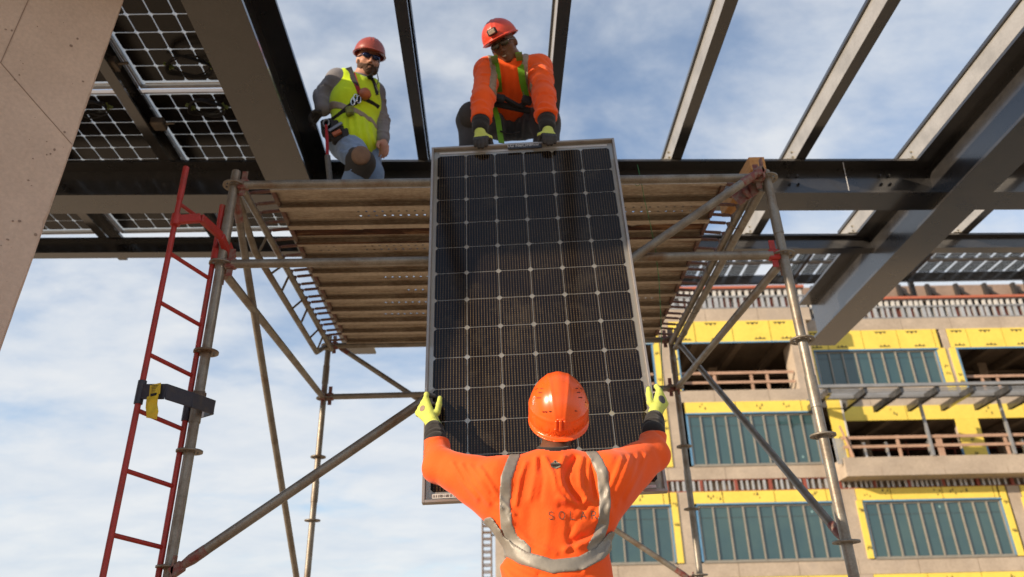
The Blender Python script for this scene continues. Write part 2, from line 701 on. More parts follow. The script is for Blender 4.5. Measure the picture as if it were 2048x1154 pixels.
CONC = worn('cast_concrete', (0.66, 0.53, 0.445), (0.54, 0.43, 0.36), 0.85, 0.0, 2.2, 0.35, 0.72, 0.16, 0.35, 0.25, alt2=(0.65, 0.52, 0.43), scale2=60)
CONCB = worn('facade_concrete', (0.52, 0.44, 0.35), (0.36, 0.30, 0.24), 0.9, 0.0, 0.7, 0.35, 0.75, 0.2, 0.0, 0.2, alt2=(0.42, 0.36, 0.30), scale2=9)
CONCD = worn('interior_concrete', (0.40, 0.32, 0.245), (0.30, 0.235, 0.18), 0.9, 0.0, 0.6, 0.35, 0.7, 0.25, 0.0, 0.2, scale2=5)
YEL = worn('yellow_insulation', (0.84, 0.66, 0.12), (0.76, 0.58, 0.10), 0.6, 0.0, 0.8, 0.4, 0.75, 0.10, 0.0, 0.35, scale2=8)
MARK = plain('dark_print', (0.10, 0.085, 0.03), 0.7)
BLUE = worn('blue_membrane', (0.10, 0.26, 0.46), (0.16, 0.34, 0.52), 0.5, 0.0, 2, 0.4, 0.7, 0.2, 0.0)
STUD = worn('zinc_stud', (0.62, 0.62, 0.60), (0.45, 0.45, 0.44), 0.4, 0.55, 2, 0.4, 0.7, 0.2, 0.0)
RUSTY = worn('red_oxide_steel', (0.30, 0.075, 0.05), (0.22, 0.06, 0.04), 0.6, 0.0, 2, 0.4, 0.7, 0.2, 0.0)
TIMBER = worn('guard_rail_timber', (0.50, 0.33, 0.24), (0.40, 0.255, 0.18), 0.8, 0.0, 2, 0.4, 0.7, 0.25, 0.0, 0.2)
WOOD = worn('cut_lumber', (0.62, 0.33, 0.13), (0.48, 0.23, 0.08), 0.75, 0.0, 9, 0.4, 0.7, 0.25, 0.15, 0.25, stretch=(4, 0.5, 4))
ALU = worn('anodised_aluminium', (0.40, 0.365, 0.335), (0.33, 0.30, 0.275), 0.36, 0.6, 14, 0.4, 0.7, 0.12, 0.06)
GREYST = worn('grey_steel', (0.33, 0.34, 0.35), (0.25, 0.26, 0.27), 0.5, 0.3, 3, 0.4, 0.7, 0.2, 0.0)
BLACK = plain('black_webbing', (0.014, 0.014, 0.016), 0.8)
SILVER = plain('polished_metal', (0.6, 0.6, 0.6), 0.25, 1.0)

def glass_mat():
    m, nt, out = new_mat('teal_glazing')
    n = noise(nt, 0.35, 4, 0.6)
    oi = nt.nodes.new('ShaderNodeObjectInfo')
    ca = mixc(nt, oi.outputs['Random'], (0.026, 0.068, 0.092), (0.040, 0.092, 0.100))
    cb = mixc(nt, oi.outputs['Random'], (0.060, 0.115, 0.110), (0.045, 0.095, 0.110))
    c = mixc(nt, ramp(nt, n, 0.35, 0.7), ca, cb)
    p = principled(nt, out, c, 0.08, 0.0, 0.8, bump(nt, noise(nt, 0.9, 2, 0.5), 0.05, 0.05))
    return m
GLASS = glass_mat()

def cell_mat():
    """black silicon with fine vertical wires; pitch 13 mm in the panel's own x"""
    m, nt, out = new_mat('solar_cell')
    tc = nt.nodes.new('ShaderNodeTexCoord')
    sp = nt.nodes.new('ShaderNodeSeparateXYZ')
    nt.links.new(tc.outputs['Object'], sp.inputs[0])
    fx = math_(nt, 'FRACT', math_(nt, 'MULTIPLY', sp.outputs[0], 1 / 0.0135))
    wire = ramp(nt, math_(nt, 'ABSOLUTE', math_(nt, 'SUBTRACT', fx, 0.5)), 0.15, 0.06)
    fz = math_(nt, 'FRACT', math_(nt, 'MULTIPLY', sp.outputs[2], 1 / 0.012))
    dash = ramp(nt, math_(nt, 'ABSOLUTE', math_(nt, 'SUBTRACT', fz, 0.5)), 0.34, 0.22)
    nn = noise(nt, 60, 3, 0.6)
    f = math_(nt, 'MULTIPLY', wire, math_(nt, 'ADD', 0.16, math_(nt, 'MULTIPLY', dash, math_(nt, 'ADD', 0.0, math_(nt, 'MULTIPLY', nn, 0.75)))))
    big = noise(nt, 2.3, 5, 0.6)
    f = math_(nt, 'MULTIPLY', f, ramp(nt, big, 0.15, 0.75))
    c = mixc(nt, f, (0.005, 0.0045, 0.006), (0.33, 0.225, 0.105))
    dust = ramp(nt, noise(nt, 7, 6, 0.7), 0.52, 0.9)
    c = mixc(nt, math_(nt, 'MULTIPLY', dust, 0.10), c, (0.30, 0.26, 0.20))
    rg = math_(nt, 'ADD', 0.05, math_(nt, 'MULTIPLY', noise(nt, 3.1, 5, 0.65), 0.12))
    p = principled(nt, out, c, rg, 0.0, 0.25)
    return m
CELL = cell_mat()

def backsheet_mat(name, tint, trans):
    m, nt, out = new_mat(name)
    t = nt.nodes.new('ShaderNodeBsdfTransparent')
    t.inputs[0].default_value = (0.85, 0.88, 0.88, 1)
    tr = nt.nodes.new('ShaderNodeBsdfTranslucent')
    tr.inputs[0].default_value = (*tint, 1)
    df = nt.nodes.new('ShaderNodeBsdfDiffuse')
    df.inputs[0].default_value = (*tint, 1)
    gl = nt.nodes.new('ShaderNodeBsdfGlossy')
    gl.inputs['Roughness'].default_value = 0.12
    m1 = nt.nodes.new('ShaderNodeMixShader'); m1.inputs[0].default_value = 0.5
    nt.links.new(tr.outputs[0], m1.inputs[1]); nt.links.new(df.outputs[0], m1.inputs[2])
    m2 = nt.nodes.new('ShaderNodeMixShader'); m2.inputs[0].default_value = trans
    nt.links.new(m1.outputs[0], m2.inputs[1]); nt.links.new(t.outputs[0], m2.inputs[2])
    m3 = nt.nodes.new('ShaderNodeMixShader'); m3.inputs[0].default_value = 0.06
    nt.links.new(m2.outputs[0], m3.inputs[1]); nt.links.new(gl.outputs[0], m3.inputs[2])
    nt.links.new(m3.outputs[0], out.inputs['Surface'])
    return m
LAMIN = backsheet_mat('laminate_glass', (0.46, 0.45, 0.42), 0.36)
LAMIN2 = backsheet_mat('clear_laminate', (0.80, 0.80, 0.78), 0.62)
CELL2 = plain('dark_cell', (0.011, 0.010, 0.010), 0.25, 0.0, 0.3)

# ------------------------------------------------------------------ ground
g = MB()
g.add([(-2500, -2500, 0), (2500, -2500, 0), (2500, 2500, 0), (-2500, 2500, 0)], [(0, 1, 2, 3)])
DIRT = worn('site_dirt', (0.52, 0.41, 0.29), (0.44, 0.34, 0.235), 0.95, 0.0, 0.25, 0.35, 0.7, 0.2, 0.3, 0.1, alt2=(0.56, 0.46, 0.34), scale2=6, dist=0.05)
tag(g.build('ground', DIRT), kind='structure')
# ------------------------------------------------------------------ leaning concrete column
def concrete_column():
    ya = math.radians(42)
    d = Vector((-math.cos(ya), -math.sin(ya), 0))        # along the face, away from the sharp edge
    bk = Vector((-math.sin(ya), math.cos(ya), 0))
    def edge(z):
        return Vector((-2.052 + 0.0528 * z, 2.8, z))
    m = MB()
    r = random.Random(3)
    zs = [4.5 * i / 90 for i in range(91)]
    W, T = 1.35, 0.55
    ring = []
    for z in zs:
        e = edge(z)
        j = (r.random() - 0.5) * 0.010 + (0.010 * (r.random() < 0.12))
        c = 0.016 + 0.010 * math.sin(z * 2.1) + r.random() * 0.003
        ring.append([e + d * (0.012 + j * 0.5), e + d * 0.004 + bk * (c + j), e + d * 0.02 + bk * T, e + d * W + bk * T, e + d * W])
    vs = [p for q in ring for p in q]
    fs = []
    for i in range(len(zs) - 1):
        for k in range(5):
            k2 = (k + 1) % 5
            fs.append((i * 5 + k, (i + 1) * 5 + k, (i + 1) * 5 + k2, i * 5 + k2))
    fs = [f[::-1] for f in fs]
    m.add(vs, fs)
    m.add(ring[-1], [(0, 1, 2, 3, 4)]); m.add(ring[0], [(4, 3, 2, 1, 0)])
    o = m.build('concrete_column', CONC, origin=(-2.05, 2.8, 0))
    tag(o, 'leaning pinkish concrete column with hairline formwork joints and a rough edge', 'column')
    # formwork joints: shallow dark grooves, and blow holes
    j = MB()
    n = d.cross(Vector((0.0528, 0, 1))).normalized()
    if n.dot(-bk) < 0:
        n = -n
    def onface(px, py):
        D = at(px, py, 1.0) - Vector(CAM_P)
        e0 = edge(2.5)
        t = (e0 - Vector(CAM_P)).dot(n) / D.dot(n)
        return Vector(CAM_P) + D * t
    def groove(p, q, wd):
        a, b = onface(*p), onface(*q)
        j.bar(a + n * 0.0005, b + n * 0.0005, wd, 0.003, up=n)
    groove((62, -12), (2, 124), 0.0035)
    groove((0, 124), (70, 205), 0.0035); groove((70, 205), (144, 289), 0.003)

    for _ in range(44):
        px, py = r.random() * 190 - 5, r.random() * 640
        if px > 236 - py * 0.35:
            continue
        p = onface(px, py)
        s = 0.0016 + r.random() ** 3 * 0.006
        a, b = d * s, Vector((0, 0, 1)) * s * (0.6 + r.random())
        k = 7
        j.add([p + n * 0.0018 + a * math.cos(6.283 * i / k) + b * math.sin(6.283 * i / k) for i in range(k)], [tuple(range(k))])
    j.build('joint_lines', worn('pitted_concrete', (0.30, 0.22, 0.18), (0.36, 0.27, 0.22), 0.9, 0, 30, 0.4, 0.7, 0.2, 0.0), o)
concrete_column()

# ------------------------------------------------------------------ canopy steel
EX = Vector((1, 0.021, 0)).normalized()
EY = Vector((-0.012, 1, 0)).normalized()
def ibeam(wd, h, tf, tw):
    a, t = wd / 2, tw / 2
    return [(-a, 0), (a, 0), (a, tf), (t, tf), (t, h - tf), (a, h - tf), (a, h), (-a, h), (-a, h - tf), (-t, h - tf), (-t, tf), (-a, tf)]
ZT = 4.51
def add_beam(name, a, b, prof, label, cat='beam', group=None, extra=None):
    m = MB()
    m.prism(prof, a, b)
    o = m.build(name, STEEL, origin=tuple(a))
    return tag(o, label, cat, group)
GB = 'black steel beams of the canopy frame'
def along(p, Y):
    return Vector(p) + EY * ((Y - p[1]) / EY.y)
H1 = 0.53
lb0 = Vector((-1.515, 3.0, ZT - H1)); rb0 = Vector((3.655, 4.0, ZT - H1))
lb = add_beam('steel_beam', along(lb0, -3.5), along(lb0, 8.05), ibeam(0.32, H1, 0.024, 0.016),
         'deep black I beam at upper left beside the man in the lime vest', group=GB)
rb = add_beam('steel_beam', along(rb0, -3.5), along(rb0, 8.04), ibeam(0.32, H1, 0.024, 0.016),
         'deep black I beam on the right whose cut end hangs in front of the unfinished building', group=GB)
H2 = 0.335
def cross(Y0, h, wd, label, x0=-7.5, x1=8.5, prof=None):
    o = Vector((0, Y0, ZT - h - 0.001))
    return add_beam('steel_beam', o + EX * x0, o + EX * x1, prof or ibeam(wd, h, 0.02, 0.012), label, group=GB)
B1 = cross(5.29, H2, 0.27, 'crosswise black I beam over the scaffold deck, nearer of the two')
cross(6.43, 0.165, 0.11, 'slim crosswise black beam, farther of the two')
# bolted end connections of the nearer crosswise beam
for xb in (-1.06, 2.42, 3.20):
    for r_ in range(3):
        for c_ in range(2):
            q = Vector((xb + c_ * 0.075, 5.29 + 0.021 * xb - 0.007, ZT - H2 + 0.085 + r_ * 0.08))
            m = MB()
            m.tube([q, q - Vector((0, 0.014, 0))], 0.013, 6)
            m.tube([q - Vector((0, 0.014, 0)), q - Vector((0, 0.026, 0))], 0.007, 8)
            m.build('bolt', STEEL, B1)
# a white chalk line
m = MB()
p = Vector((2.83, 5.29 + 0.021 * 2.83 - 0.142, ZT))
m.bar(p + Vector((0.02, 0.004, -0.04)), p + Vector((0.075, 0.13, -0.30)), 0.005, 0.004)
ck = m.build('hanging_cord', plain('white_cord', (0.7, 0.72, 0.75), 0.8), None, origin=tuple(p))
tag(ck, 'thin pale cord hanging against the crosswise beam beside the right I beam', 'cord')

def channel(h, wd, t):
    """C section, web on the left, open to the right; origin bottom right"""
    return [(-wd, 0), (-wd, h), (0, h), (0, h - 0.025), (-t, h - 0.025), (-t, h - t), (-wd + t, h - t), (-wd + t, t), (-t, t), (-t, 0.02), (0, 0.02), (0, 0)]
HP = 0.17
PURL = []
PALE = worn('pale_web', (0.47, 0.45, 0.415), (0.34, 0.33, 0.31), 0.38, 0.40, 5, 0.4, 0.7, 0.15, 0.05, 0.5)
plabels = {
    -3.70: ('black purlin farthest left under the solar canopy, mostly behind the concrete column'),
    -2.66: ('black purlin under the canopy panels running diagonally down from the concrete column'),
    -0.575: ('dark purlin against the sky between the yellow-vest man and the crouching man'),
    0.455: ('dark purlin rising behind the crouching man in orange'),
    1.51: ('pale purlin slanting over the right sky, leftmost of those three'),
    2.55: ('pale purlin slanting over the right sky, middle of those three'),
    3.57: ('pale purlin running just above the right I beam'),
    4.62: ('purlin seen only beyond the right I beam, near the right edge'),
}
for x, lab in plabels.items():
    a = along((x, 5.0, ZT + 0.001), -3.4); b = along((x, 5.0, ZT + 0.001), 6.75)
    o = thing('purlin', tuple(a), lab, 'purlin', 'purlins of the canopy frame')
    m = MB()
    pr = channel(HP, 0.082, 0.004)
    m.prism(pr, a, b)
    m.build('channel', STEEL, o)
    if x > 0:
        m = MB()
        m.prism([(-0.0845, 0.004), (-0.0822, 0.004), (-0.0822, HP - 0.002), (-0.0845, HP - 0.002)], a, b)
        m.build('web_face', PALE, o)  # pale sheet laid over the outer left face of the black channel
    if x > -1:
        m = MB()                                   # black strip along the upper flange, overhanging to the left
        q = [(-0.102, HP + 0.0005), (0.002, HP + 0.0005), (0.002, HP + 0.028), (-0.102, HP + 0.028)]
        m.prism(q, a, b)
        m.build('top_strip', STEEL, o)
    for Yc in (5.29 + 0.021 * x - 0.10, 6.43 + 0.021 * x - 0.035):
        if x > 0:
            c = along((x, 5.0, ZT + 0.004), Yc)
            m = MB()
            m.box(c + Vector((-0.155, -0.03, 0.0)), c + Vector((-0.075, 0.03, 0.006)))
            m.box(c + Vector((-0.081, -0.03, 0.0061)), c + Vector((-0.075, 0.03, 0.13)))
            for dz in (0.04, 0.09):
                m.tube([c + Vector((-0.10, 0, dz)), c + Vector((-0.078, 0, dz))], 0.009, 6)
            m.build('clip_angle', worn('zinc_clip', (0.5, 0.47, 0.38), (0.35, 0.32, 0.26), 0.4, 0.7, 20, 0.4, 0.7), o)
    PURL.append(o)

# ------------------------------------------------------------------ solar panels
PW, PH, PT = 1.024, 2.024, 0.034
PITCH = 0.1605
def panel_parts(root, s=0.0785, c=0.0125, LM=None, CM_=None):
    m = MB()
    W, H = PW / 2, PH / 2
    lip, wall = 0.012, 0.003
    # channel-shaped frame: thin outer wall, front lip, all four sides mitred as simple bars
    for sg in (-1, 1):
        m.box((sg * W - (0.012 if sg > 0 else 0), 0.0, -H), (sg * W + (0.012 if sg < 0 else 0), 0.034, H), 0, 0.001)
    for sg in (-1, 1):
        m.box((-W + 0.012, 0.0, sg * H - (0.012 if sg > 0 else 0)), (W - 0.012, 0.034, sg * H + (0.012 if sg < 0 else 0)), 0, 0.001)
    m.build('frame', ALU, root)
    m = MB()
    m.box((-W + 0.012, 0.0262, -H + 0.012), (W - 0.012, 0.031, H - 0.012))
    m.build('laminate', LM or LAMIN, root)
    m = MB()
    for i in range(6):
        for j in range(12):
            x, z = (i - 2.5) * PITCH, (j - 5.5) * PITCH
            for y, rev in ((0.0255, False), (0.0315, True)):
                pts = [(x + a, y, z + b) for a, b in ((-s, -s + c), (-s + c, -s), (s - c, -s), (s, -s + c), (s, s - c), (s - c, s), (-s + c, s), (-s, s - c))]
                if rev: pts = pts[::-1]
                m.add(pts, [tuple(range(8))])
    m.build('cells', CM_ or CELL, root)
    m = MB()
    for sg in (-1, 1):
        m = MB()
        m.box((-0.47, 0.0225, sg * 0.982 - 0.006), (0.47, 0.0248, sg * 0.982 + 0.006))
        m.build('busbar', plain('tinned_ribbon', (0.72, 0.72, 0.72), 0.35, 0.5), root)

def local_root(name, M, t, label, cat, group=None):
    o = thing(name, (0, 0, 0), label, cat, group)
    M4 = Matrix.Identity(4)
    for i in range(3):
        for j in range(3):
            M4[i][j] = M[i][j]
    M4.translation = Vector(t)
    o.matrix_world = M4
    o['_o'] = (0, 0, 0)
    return o
HM = ((0.9992, 0.038, -0.0153), (-0.0358, 0.9917, 0.1237), (0.0198, -0.1230, 0.9922))
HT = (0.151, 3.363, 2.403)
held = local_root('solar_panel', HM, HT, 'tall solar panel held upright by its edges between the men above and the man below', 'solar panel')
panel_parts(held)
def text_mesh(txt, size, space=1.0, bold=0.0):
    c = bpy.data.curves.new('lettering', 'FONT')
    c.body = txt; c.size = size; c.space_character = space; c.offset = bold
    c.align_x = 'CENTER'; c.align_y = 'CENTER'
    o = bpy.data.objects.new('lettering', c)
    col.objects.link(o)
    dg = bpy.context.evaluated_depsgraph_get()
    me = bpy.data.meshes.new_from_object(o.evaluated_get(dg))
    vs = [v.co.copy() for v in me.vertices]; fs = [tuple(p.vertices) for p in me.polygons]
    bpy.data.objects.remove(o); bpy.data.curves.remove(c); bpy.data.meshes.remove(me)
    return vs, fs
# printed plate on the inside of the top rail
m = MB()
m.box((-0.085, 0.001, PH / 2 - 0.043), (0.105, 0.005, PH / 2 + 0.001), 0)
for txt, sz, x in (('LG NeON', 0.030, -0.022), ('BiFacial', 0.018, 0.063)):
    vs, fs = text_mesh(txt, sz, 1.0, 0.0004)
    m.add([(v.x + x, 0.0003, v.y + PH / 2 - 0.021) for v in vs], fs, 1)
m.build('brand_plate', [plain('dark_plate', (0.02, 0.02, 0.024), 0.4), plain('plate_print', (0.55, 0.55, 0.55), 0.6)], held)
m = MB()
m.box((-0.475, 0.020, -PH / 2 + 0.022), (-0.30, 0.0222, -PH / 2 + 0.040), 0)
r = random.Random(5)
x = -0.468
while x < -0.31:
    wd = 0.001 + r.random() * 0.003
    m.box((x, 0.0195, -PH / 2 + 0.025), (x + wd, 0.0198, -PH / 2 + 0.037), 1)
    x += wd + 0.001 + r.random() * 0.003
m.build('serial_label', [plain('label_paper', (0.7, 0.68, 0.66), 0.6), plain('label_ink', (0.05, 0.03, 0.03), 0.6)], held)

# canopy panels lying on the purlins, cells facing down
CM = ((-1, 0, 0), (0, 0, 1), (0, -1, 0))
# local x -> -X, local y -> up, local z -> Y
CM = ((-1, 0, 0), (0, 0, 1), (0, 1, 0))
def det(M):
    return Matrix([list(r) for r in M]).determinant()
GP = 'solar panels mounted on the left canopy'
ZP = ZT + HP + 0.004
first = None
rowname = ['row before the photo begins', 'upper row', 'row over the crosswise beam']
cname = ['beside the deep I beam', 'left of the slanting purlin', 'behind the concrete column', 'beyond the column', 'farthest left']
k = 0
for cix, xc in enumerate((-2.155, -3.195, -4.235, -5.275, -6.315)):
    for rix, yc in enumerate((1.40, 3.44, 5.51)):
        lab = f'canopy solar panel {cname[cix]}, {rowname[rix]}'
        M = CM if det(CM) > 0 else ((1, 0, 0), (0, 0, 1), (0, 1, 0))
        M = ((1, 0, 0), (0, 0, 1), (0, -1, 0))
        M = ((1, 0, 0), (0, 0, -1), (0, 1, 0))   # x->X, y->+Z, z->-Y : right handed, front (-y) looks down
        p = Vector((xc - 0.012 * (yc - 5), yc, ZP))
        if first is None:
            first = local_root('canopy_panel', M, p, lab, 'solar panel', GP)
            panel_parts(first, 0.0752, 0.012, LAMIN2, CELL2)
        else:
            o = dup(first, p - Vector(first.location), lab, GP)
# module clamps & wiring under the purlin are small: black junction boxes on the purlin side
def coil(c, r, label, sway=0.0):
    o = thing('cable_coil', tuple(c), label, 'cable', 'coiled cables under the left canopy')
    m = MB()
    R = random.Random(int(c[0] * 100))
    for t in range(4):
        ph = R.random() * 6
        rr = r * (0.92 + 0.05 * t)
        pts = [Vector(c) + Vector((math.cos(a) * rr * 1.15, math.sin(a) * rr * 0.75 + 0.01 * math.sin(2 * a + ph), -0.02 - 0.012 * t + 0.012 * math.sin(3 * a + ph))) for a in (2 * math.pi * i / 36 for i in range(36))]
        m.tube(pts, 0.006, 7, closed=True)
    m.build('cable', BLACK, o)
    m = MB()
    for s in (-1, 1):
        p = Vector(c) + Vector((s * r * 1.12, 0, -0.02))
        m.bar(p + Vector((-0.035, -0.01, 0.01)), p + Vector((0.035, 0.012, -0.01)), 0.012, 0.022)
        m.bar(p + Vector((0.0, -0.02, 0.015)), p + Vector((0.012, 0.012, -0.03)), 0.008, 0.014)
    m.build('green_tie', plain('green_tie_wrap', (0.16, 0.21, 0.05), 0.6), o)
def atz(px, py, Z):
    d = CAM_R @ np.array([px - 1024.0, 577.0 - py, -FPX])
    return Vector(CAM_P + d * ((Z - 0.75) / d[2]))
coil(atz(380, 126, ZP - 0.02), 0.13, 'black cable coil with green ties beside the deep I beam, largest coil')
coil(atz(415, 208, ZP - 0.02), 0.11, 'black cable coil with green ties below the white frame gap, right of the slanting purlin')
coil(atz(186, 208, ZP - 0.02), 0.10, 'black cable coil with green ties next to the edge of the concrete column')
# small combiner fittings along the black purlin
for (px, py) in ((222, 128), (318, 248)):
    m = MB()
    c = atz(px, py, ZT + 0.06)
    m.box(c - Vector((0.05, 0.05, 0.03)), c + Vector((0.05, 0.05, 0.03)), 0, 0.006)
    m.tube([c + Vector((0.04, 0, 0)), c + Vector((0.12, -0.01, 0))], 0.010, 8)
    m.build('wire_fitting', worn('dull_fitting', (0.16, 0.13, 0.10), (0.08, 0.07, 0.06), 0.5, 0.3, 20, 0.4, 0.7), PURL[1])
# ------------------------------------------------------------------ scaffold tower
ST = thing('scaffold_tower', (0, 3.6, 0), 'weathered tubular scaffold tower with rosette joints under the plank deck', 'scaffold')
RT = 0.0242
posts = {'FL': ((-1.485, 3.60), 3.315, (3.22, 2.722, 2.22, 1.716, 1.20, 0.70, 0.2)),
         'FR': ((1.525, 3.60), 3.262, (3.216, 2.722, 2.228, 1.733, 1.243, 0.74, 0.24)),
         'BL': ((-1.495, 6.15), 3.40, (3.30, 2.827, 2.335, 1.838, 1.34, 0.84, 0.34)),
         'BR': ((1.465, 6.15), 3.40, (3.30, 2.865, 2.361, 1.864, 1.377, 0.88, 0.38))}
TILT = {'FR': 0.012, 'BR': 0.0}
def post_xy(k, z):
    (x, y), zt, _ = posts[k]
    return Vector((x + (2.2 - z) * TILT.get(k, 0), y, z))
REDW = worn('chipped_red_steel', (0.22, 0.055, 0.045), (0.25, 0.19, 0.155), 0.55, 0.1, 30, 0.42, 0.62, 0.3, 0.2, alt2=(0.28, 0.17, 0.13))
for k, ((x, y), zt, zr) in posts.items():
    m = MB()
    m.tube([post_xy(k, 0.06), post_xy(k, zt)], RT, 16)
    for z in (zr[1] + 0.13, zr[3] + 0.14):
        m.tube([post_xy(k, z), post_xy(k, z + 0.16)], RT + 0.0035, 16)      # spigot collar
    m.box(post_xy(k, 0.005) - Vector((0.08, 0.08, 0.005)), post_xy(k, 0.012) + Vector((0.08, 0.08, 0)))
    m.hollow(post_xy(k, zt), post_xy(k, zt + 0.002), RT, RT - 0.005)
    p = m.build('post', GALV, ST)
    for z in zr:
        m = MB()
        c = post_xy(k, z)
        R_, n = 0.061, 24
        # rosette plate with eight holes approximated by a scalloped ring and hub
        m.hollow(c - Vector((0, 0, 0.0045)), c + Vector((0, 0, 0.0045)), R_, 0.047, 24)
        m.hollow(c - Vector((0, 0, 0.0045)), c + Vector((0, 0, 0.0045)), 0.034, 0.02, 24)
        for i in range(8):
            a = math.pi / 8 + i * math.pi / 4
            dd = Vector((math.cos(a), math.sin(a), 0))
            m.bar(c + dd * 0.030, c + dd * 0.050, 0.012, 0.0086)
        m.tube([c - Vector((0, 0, 0.012)), c + Vector((0, 0, 0.012))], RT + 0.003, 16)
        m.build('rosette', GALV, p)

def head(m, c, d, mi=0):
    """cast wedge head on the end of a ledger or brace, pointing along d"""
    d = Vector(d).normalized()
    x, u, _ = m.frame(d)
    m.bar(c - d * 0.01, c + d * 0.055, 0.04, 0.06, mi, bev=0.008)
    m.bar(c + d * 0.022 - u * 0.07, c + d * 0.022 + u * 0.09, 0.008, 0.03, mi, up=d)
def ledger(name, a, b, heads=(1, 1), r=RT, lab=None):
    a, b = Vector(a), Vector(b)
    d = (b - a).normalized()
    m = MB()
    m.tube([a + d * 0.06, b - d * 0.06], r, 14)
    t = m.build(name, GALV, ST)
    for p, s, f in ((a, 1, heads[0]), (b, -1, heads[1])):
        if f:
            m = MB(); head(m, p + d * s * 0.03, d * s)
            m.build('wedge_head', REDW if f == 1 else RED, t)
    return t
def brace(a, b, r=0.0215, flat=True):
    a, b = Vector(a), Vector(b)
    d = (b - a).normalized()
    m = MB()
    m.tube([a + d * 0.10, b - d * 0.10], r, 14)
    t = m.build('diagonal_brace', GALV, ST)
    for p, s in ((a, 1), (b, -1)):
        m = MB()
        q = p + d * s * 0.1
        m.tube([q + d * s * 0.07, q, p + d * s * 0.03], [r + 0.001, r + 0.002, 0.014], 12)
        m.bar(p, p + d * s * 0.06, 0.03, 0.05, bev=0.006)
        m.bar(p + d * s * 0.01 - Vector((0, 0, 0.06)), p + d * s * 0.01 + Vector((0, 0, 0.07)), 0.01, 0.03)
        m.build('brace_end', REDW, t)
    return t
P = post_xy
ledger('ledger', P('FL', 2.722), P('FR', 2.722), (1, 2))
ledger('ledger', P('FL', 3.225) + Vector((0, 0.0, 0)), P('FR', 3.222), (1, 1))
ledger('ledger', P('BL', 2.84), P('BR', 2.86))
ledger('ledger', P('BL', 3.30) , P('BR', 3.30))
ledger('ledger', P('FL', 2.70), P('BL', 2.83))
ledger('ledger', P('FR', 2.70), P('BR', 2.86))
brace(P('FR', 3.245) + Vector((-0.03, -0.055, 0)), P('FL', 1.165) + Vector((0.03, -0.055, 0)), 0.0235)
brace(P('BL', 3.345) + Vector((0.03, 0.05, 0)), P('BR', 1.33) + Vector((-0.03, 0.05, 0)))
brace(P('FL', 3.19) + Vector((0.0, 0.03, 0)), P('BL', 1.155) + Vector((0.0, -0.03, 0)))
brace(P('BR', 3.30) + Vector((0.03, -0.03, 0)), P('FR', 1.235) + Vector((0.02, 0.03, 0)))
# fish-belly trusses carrying the planks
m = MB()
for x in (-1.455,):
    top = [Vector((x, 3.63, 3.235)), Vector((x, 6.10, 3.245))]
    low = [Vector((x - 0.045, 3.66, 3.22)), Vector((x - 0.045, 3.80, 3.19)), Vector((x - 0.045, 4.10, 3.085)), Vector((x - 0.045, 5.80, 3.10)), Vector((x - 0.045, 6.0, 3.22)), Vector((x, 6.06, 3.25))]
    m.tube(top, 0.021, 12); m.tube(low, 0.021, 12)
    for i in range(7):
        y0 = 4.15 + i * 0.27
        m.tube([Vector((x - 0.04, y0, 3.09)), Vector((x - 0.005, y0 + (0.14 if i % 2 else 0.02), 3.235))], 0.008, 8)
m.build('truss_ledger', GALV, ST)
m = MB()
x = 1.455
for dz, dx in ((3.235, 0.0), (3.185, 0.03)):
    m.tube([Vector((x + dx, 3.62, dz - 0.02)), Vector((x + dx, 6.10, dz + 0.02))], 0.0235, 12)
for y in (4.05, 4.7, 5.3, 5.75):
    m.tube([Vector((x + 0.015 + 0.042 * math.cos(a), y + 0.01 * math.sin(2 * a), 3.215 + 0.058 * math.sin(a))) for a in (2 * math.pi * i / 16 for i in range(16))], 0.004, 6, closed=True)
m.build('truss_ledger', GALV, ST)
m = MB()                                                     # gusset on the front right corner
m.lathe(Vector((1.40, 3.64, 3.15)), (0.5, -0.85, 0.1), [(0.0, 0), (0.04, 0.001), (0.04, 0.012), (0.0, 0.013)], 16)
m.bar(Vector((1.33, 3.66, 3.12)), Vector((1.47, 3.64, 3.21)), 0.012, 0.10)
m.build('corner_bracket', REDW, ST)

# ------------------------------------------------------------------ deck planks
def plank_mat():
    m, nt, out = new_mat('perforated_plank')
    n1 = noise(nt, 4, 6, 0.62, (0.7, 3, 3)); n2 = noise(nt, 60, 3, 0.6, (0.5, 1, 1)); n3 = noise(nt, 1.6, 5, 0.7, (0.8, 3, 3), 0.5)
    c = mixc(nt, ramp(nt, n1, 0.4, 0.7), (0.52, 0.45, 0.365), (0.38, 0.315, 0.245))
    c = mixc(nt, ramp(nt, n3, 0.58, 0.72), c, (0.24, 0.15, 0.095))
    dk = mixc(nt, 1.0, c, (0.65, 0.62, 0.6), 'MULTIPLY')
    c = mixc(nt, ramp(nt, n2, 0.3, 0.7), dk, c)
    p = principled(nt, out, c, 0.48, 0.45, 0.45, bump(nt, n2, 0.25, 0.004))
    return m
PLK = plank_mat()
RUSTP = worn('heavy_rust', (0.11, 0.042, 0.022), (0.045, 0.018, 0.011), 0.85, 0.1, 6, 0.35, 0.62, 0.4, 0.5, 0.3, stretch=(0.7, 3, 3), alt2=(0.30, 0.17, 0.09))
PITCHP = 0.2165
HOOK = worn('rusty_hook', (0.17, 0.075, 0.06), (0.22, 0.165, 0.13), 0.6, 0.2, 25, 0.42, 0.62, 0.3, 0.2, alt2=(0.10, 0.05, 0.04))
plank_holes = {1: [(-0.90, -0.30), (0.60, 1.22)], 3: [(-1.24, -1.09), (-0.93, -0.30), (0.60, 0.80)], 4: [(-1.17, -1.12), (-0.90, -0.30)], 5: [(-0.86, -0.30)], 6: [(-0.72, -0.40)], 7: [(-0.92, -0.30), (0.80, 1.2)], 8: [(-0.95, -0.30)], 9: [(0.70, 1.2)]}
ordn = ['frontmost', 'second', 'third', 'fourth', 'fifth', 'sixth', 'seventh', 'eighth', 'ninth', 'tenth', 'rearmost']
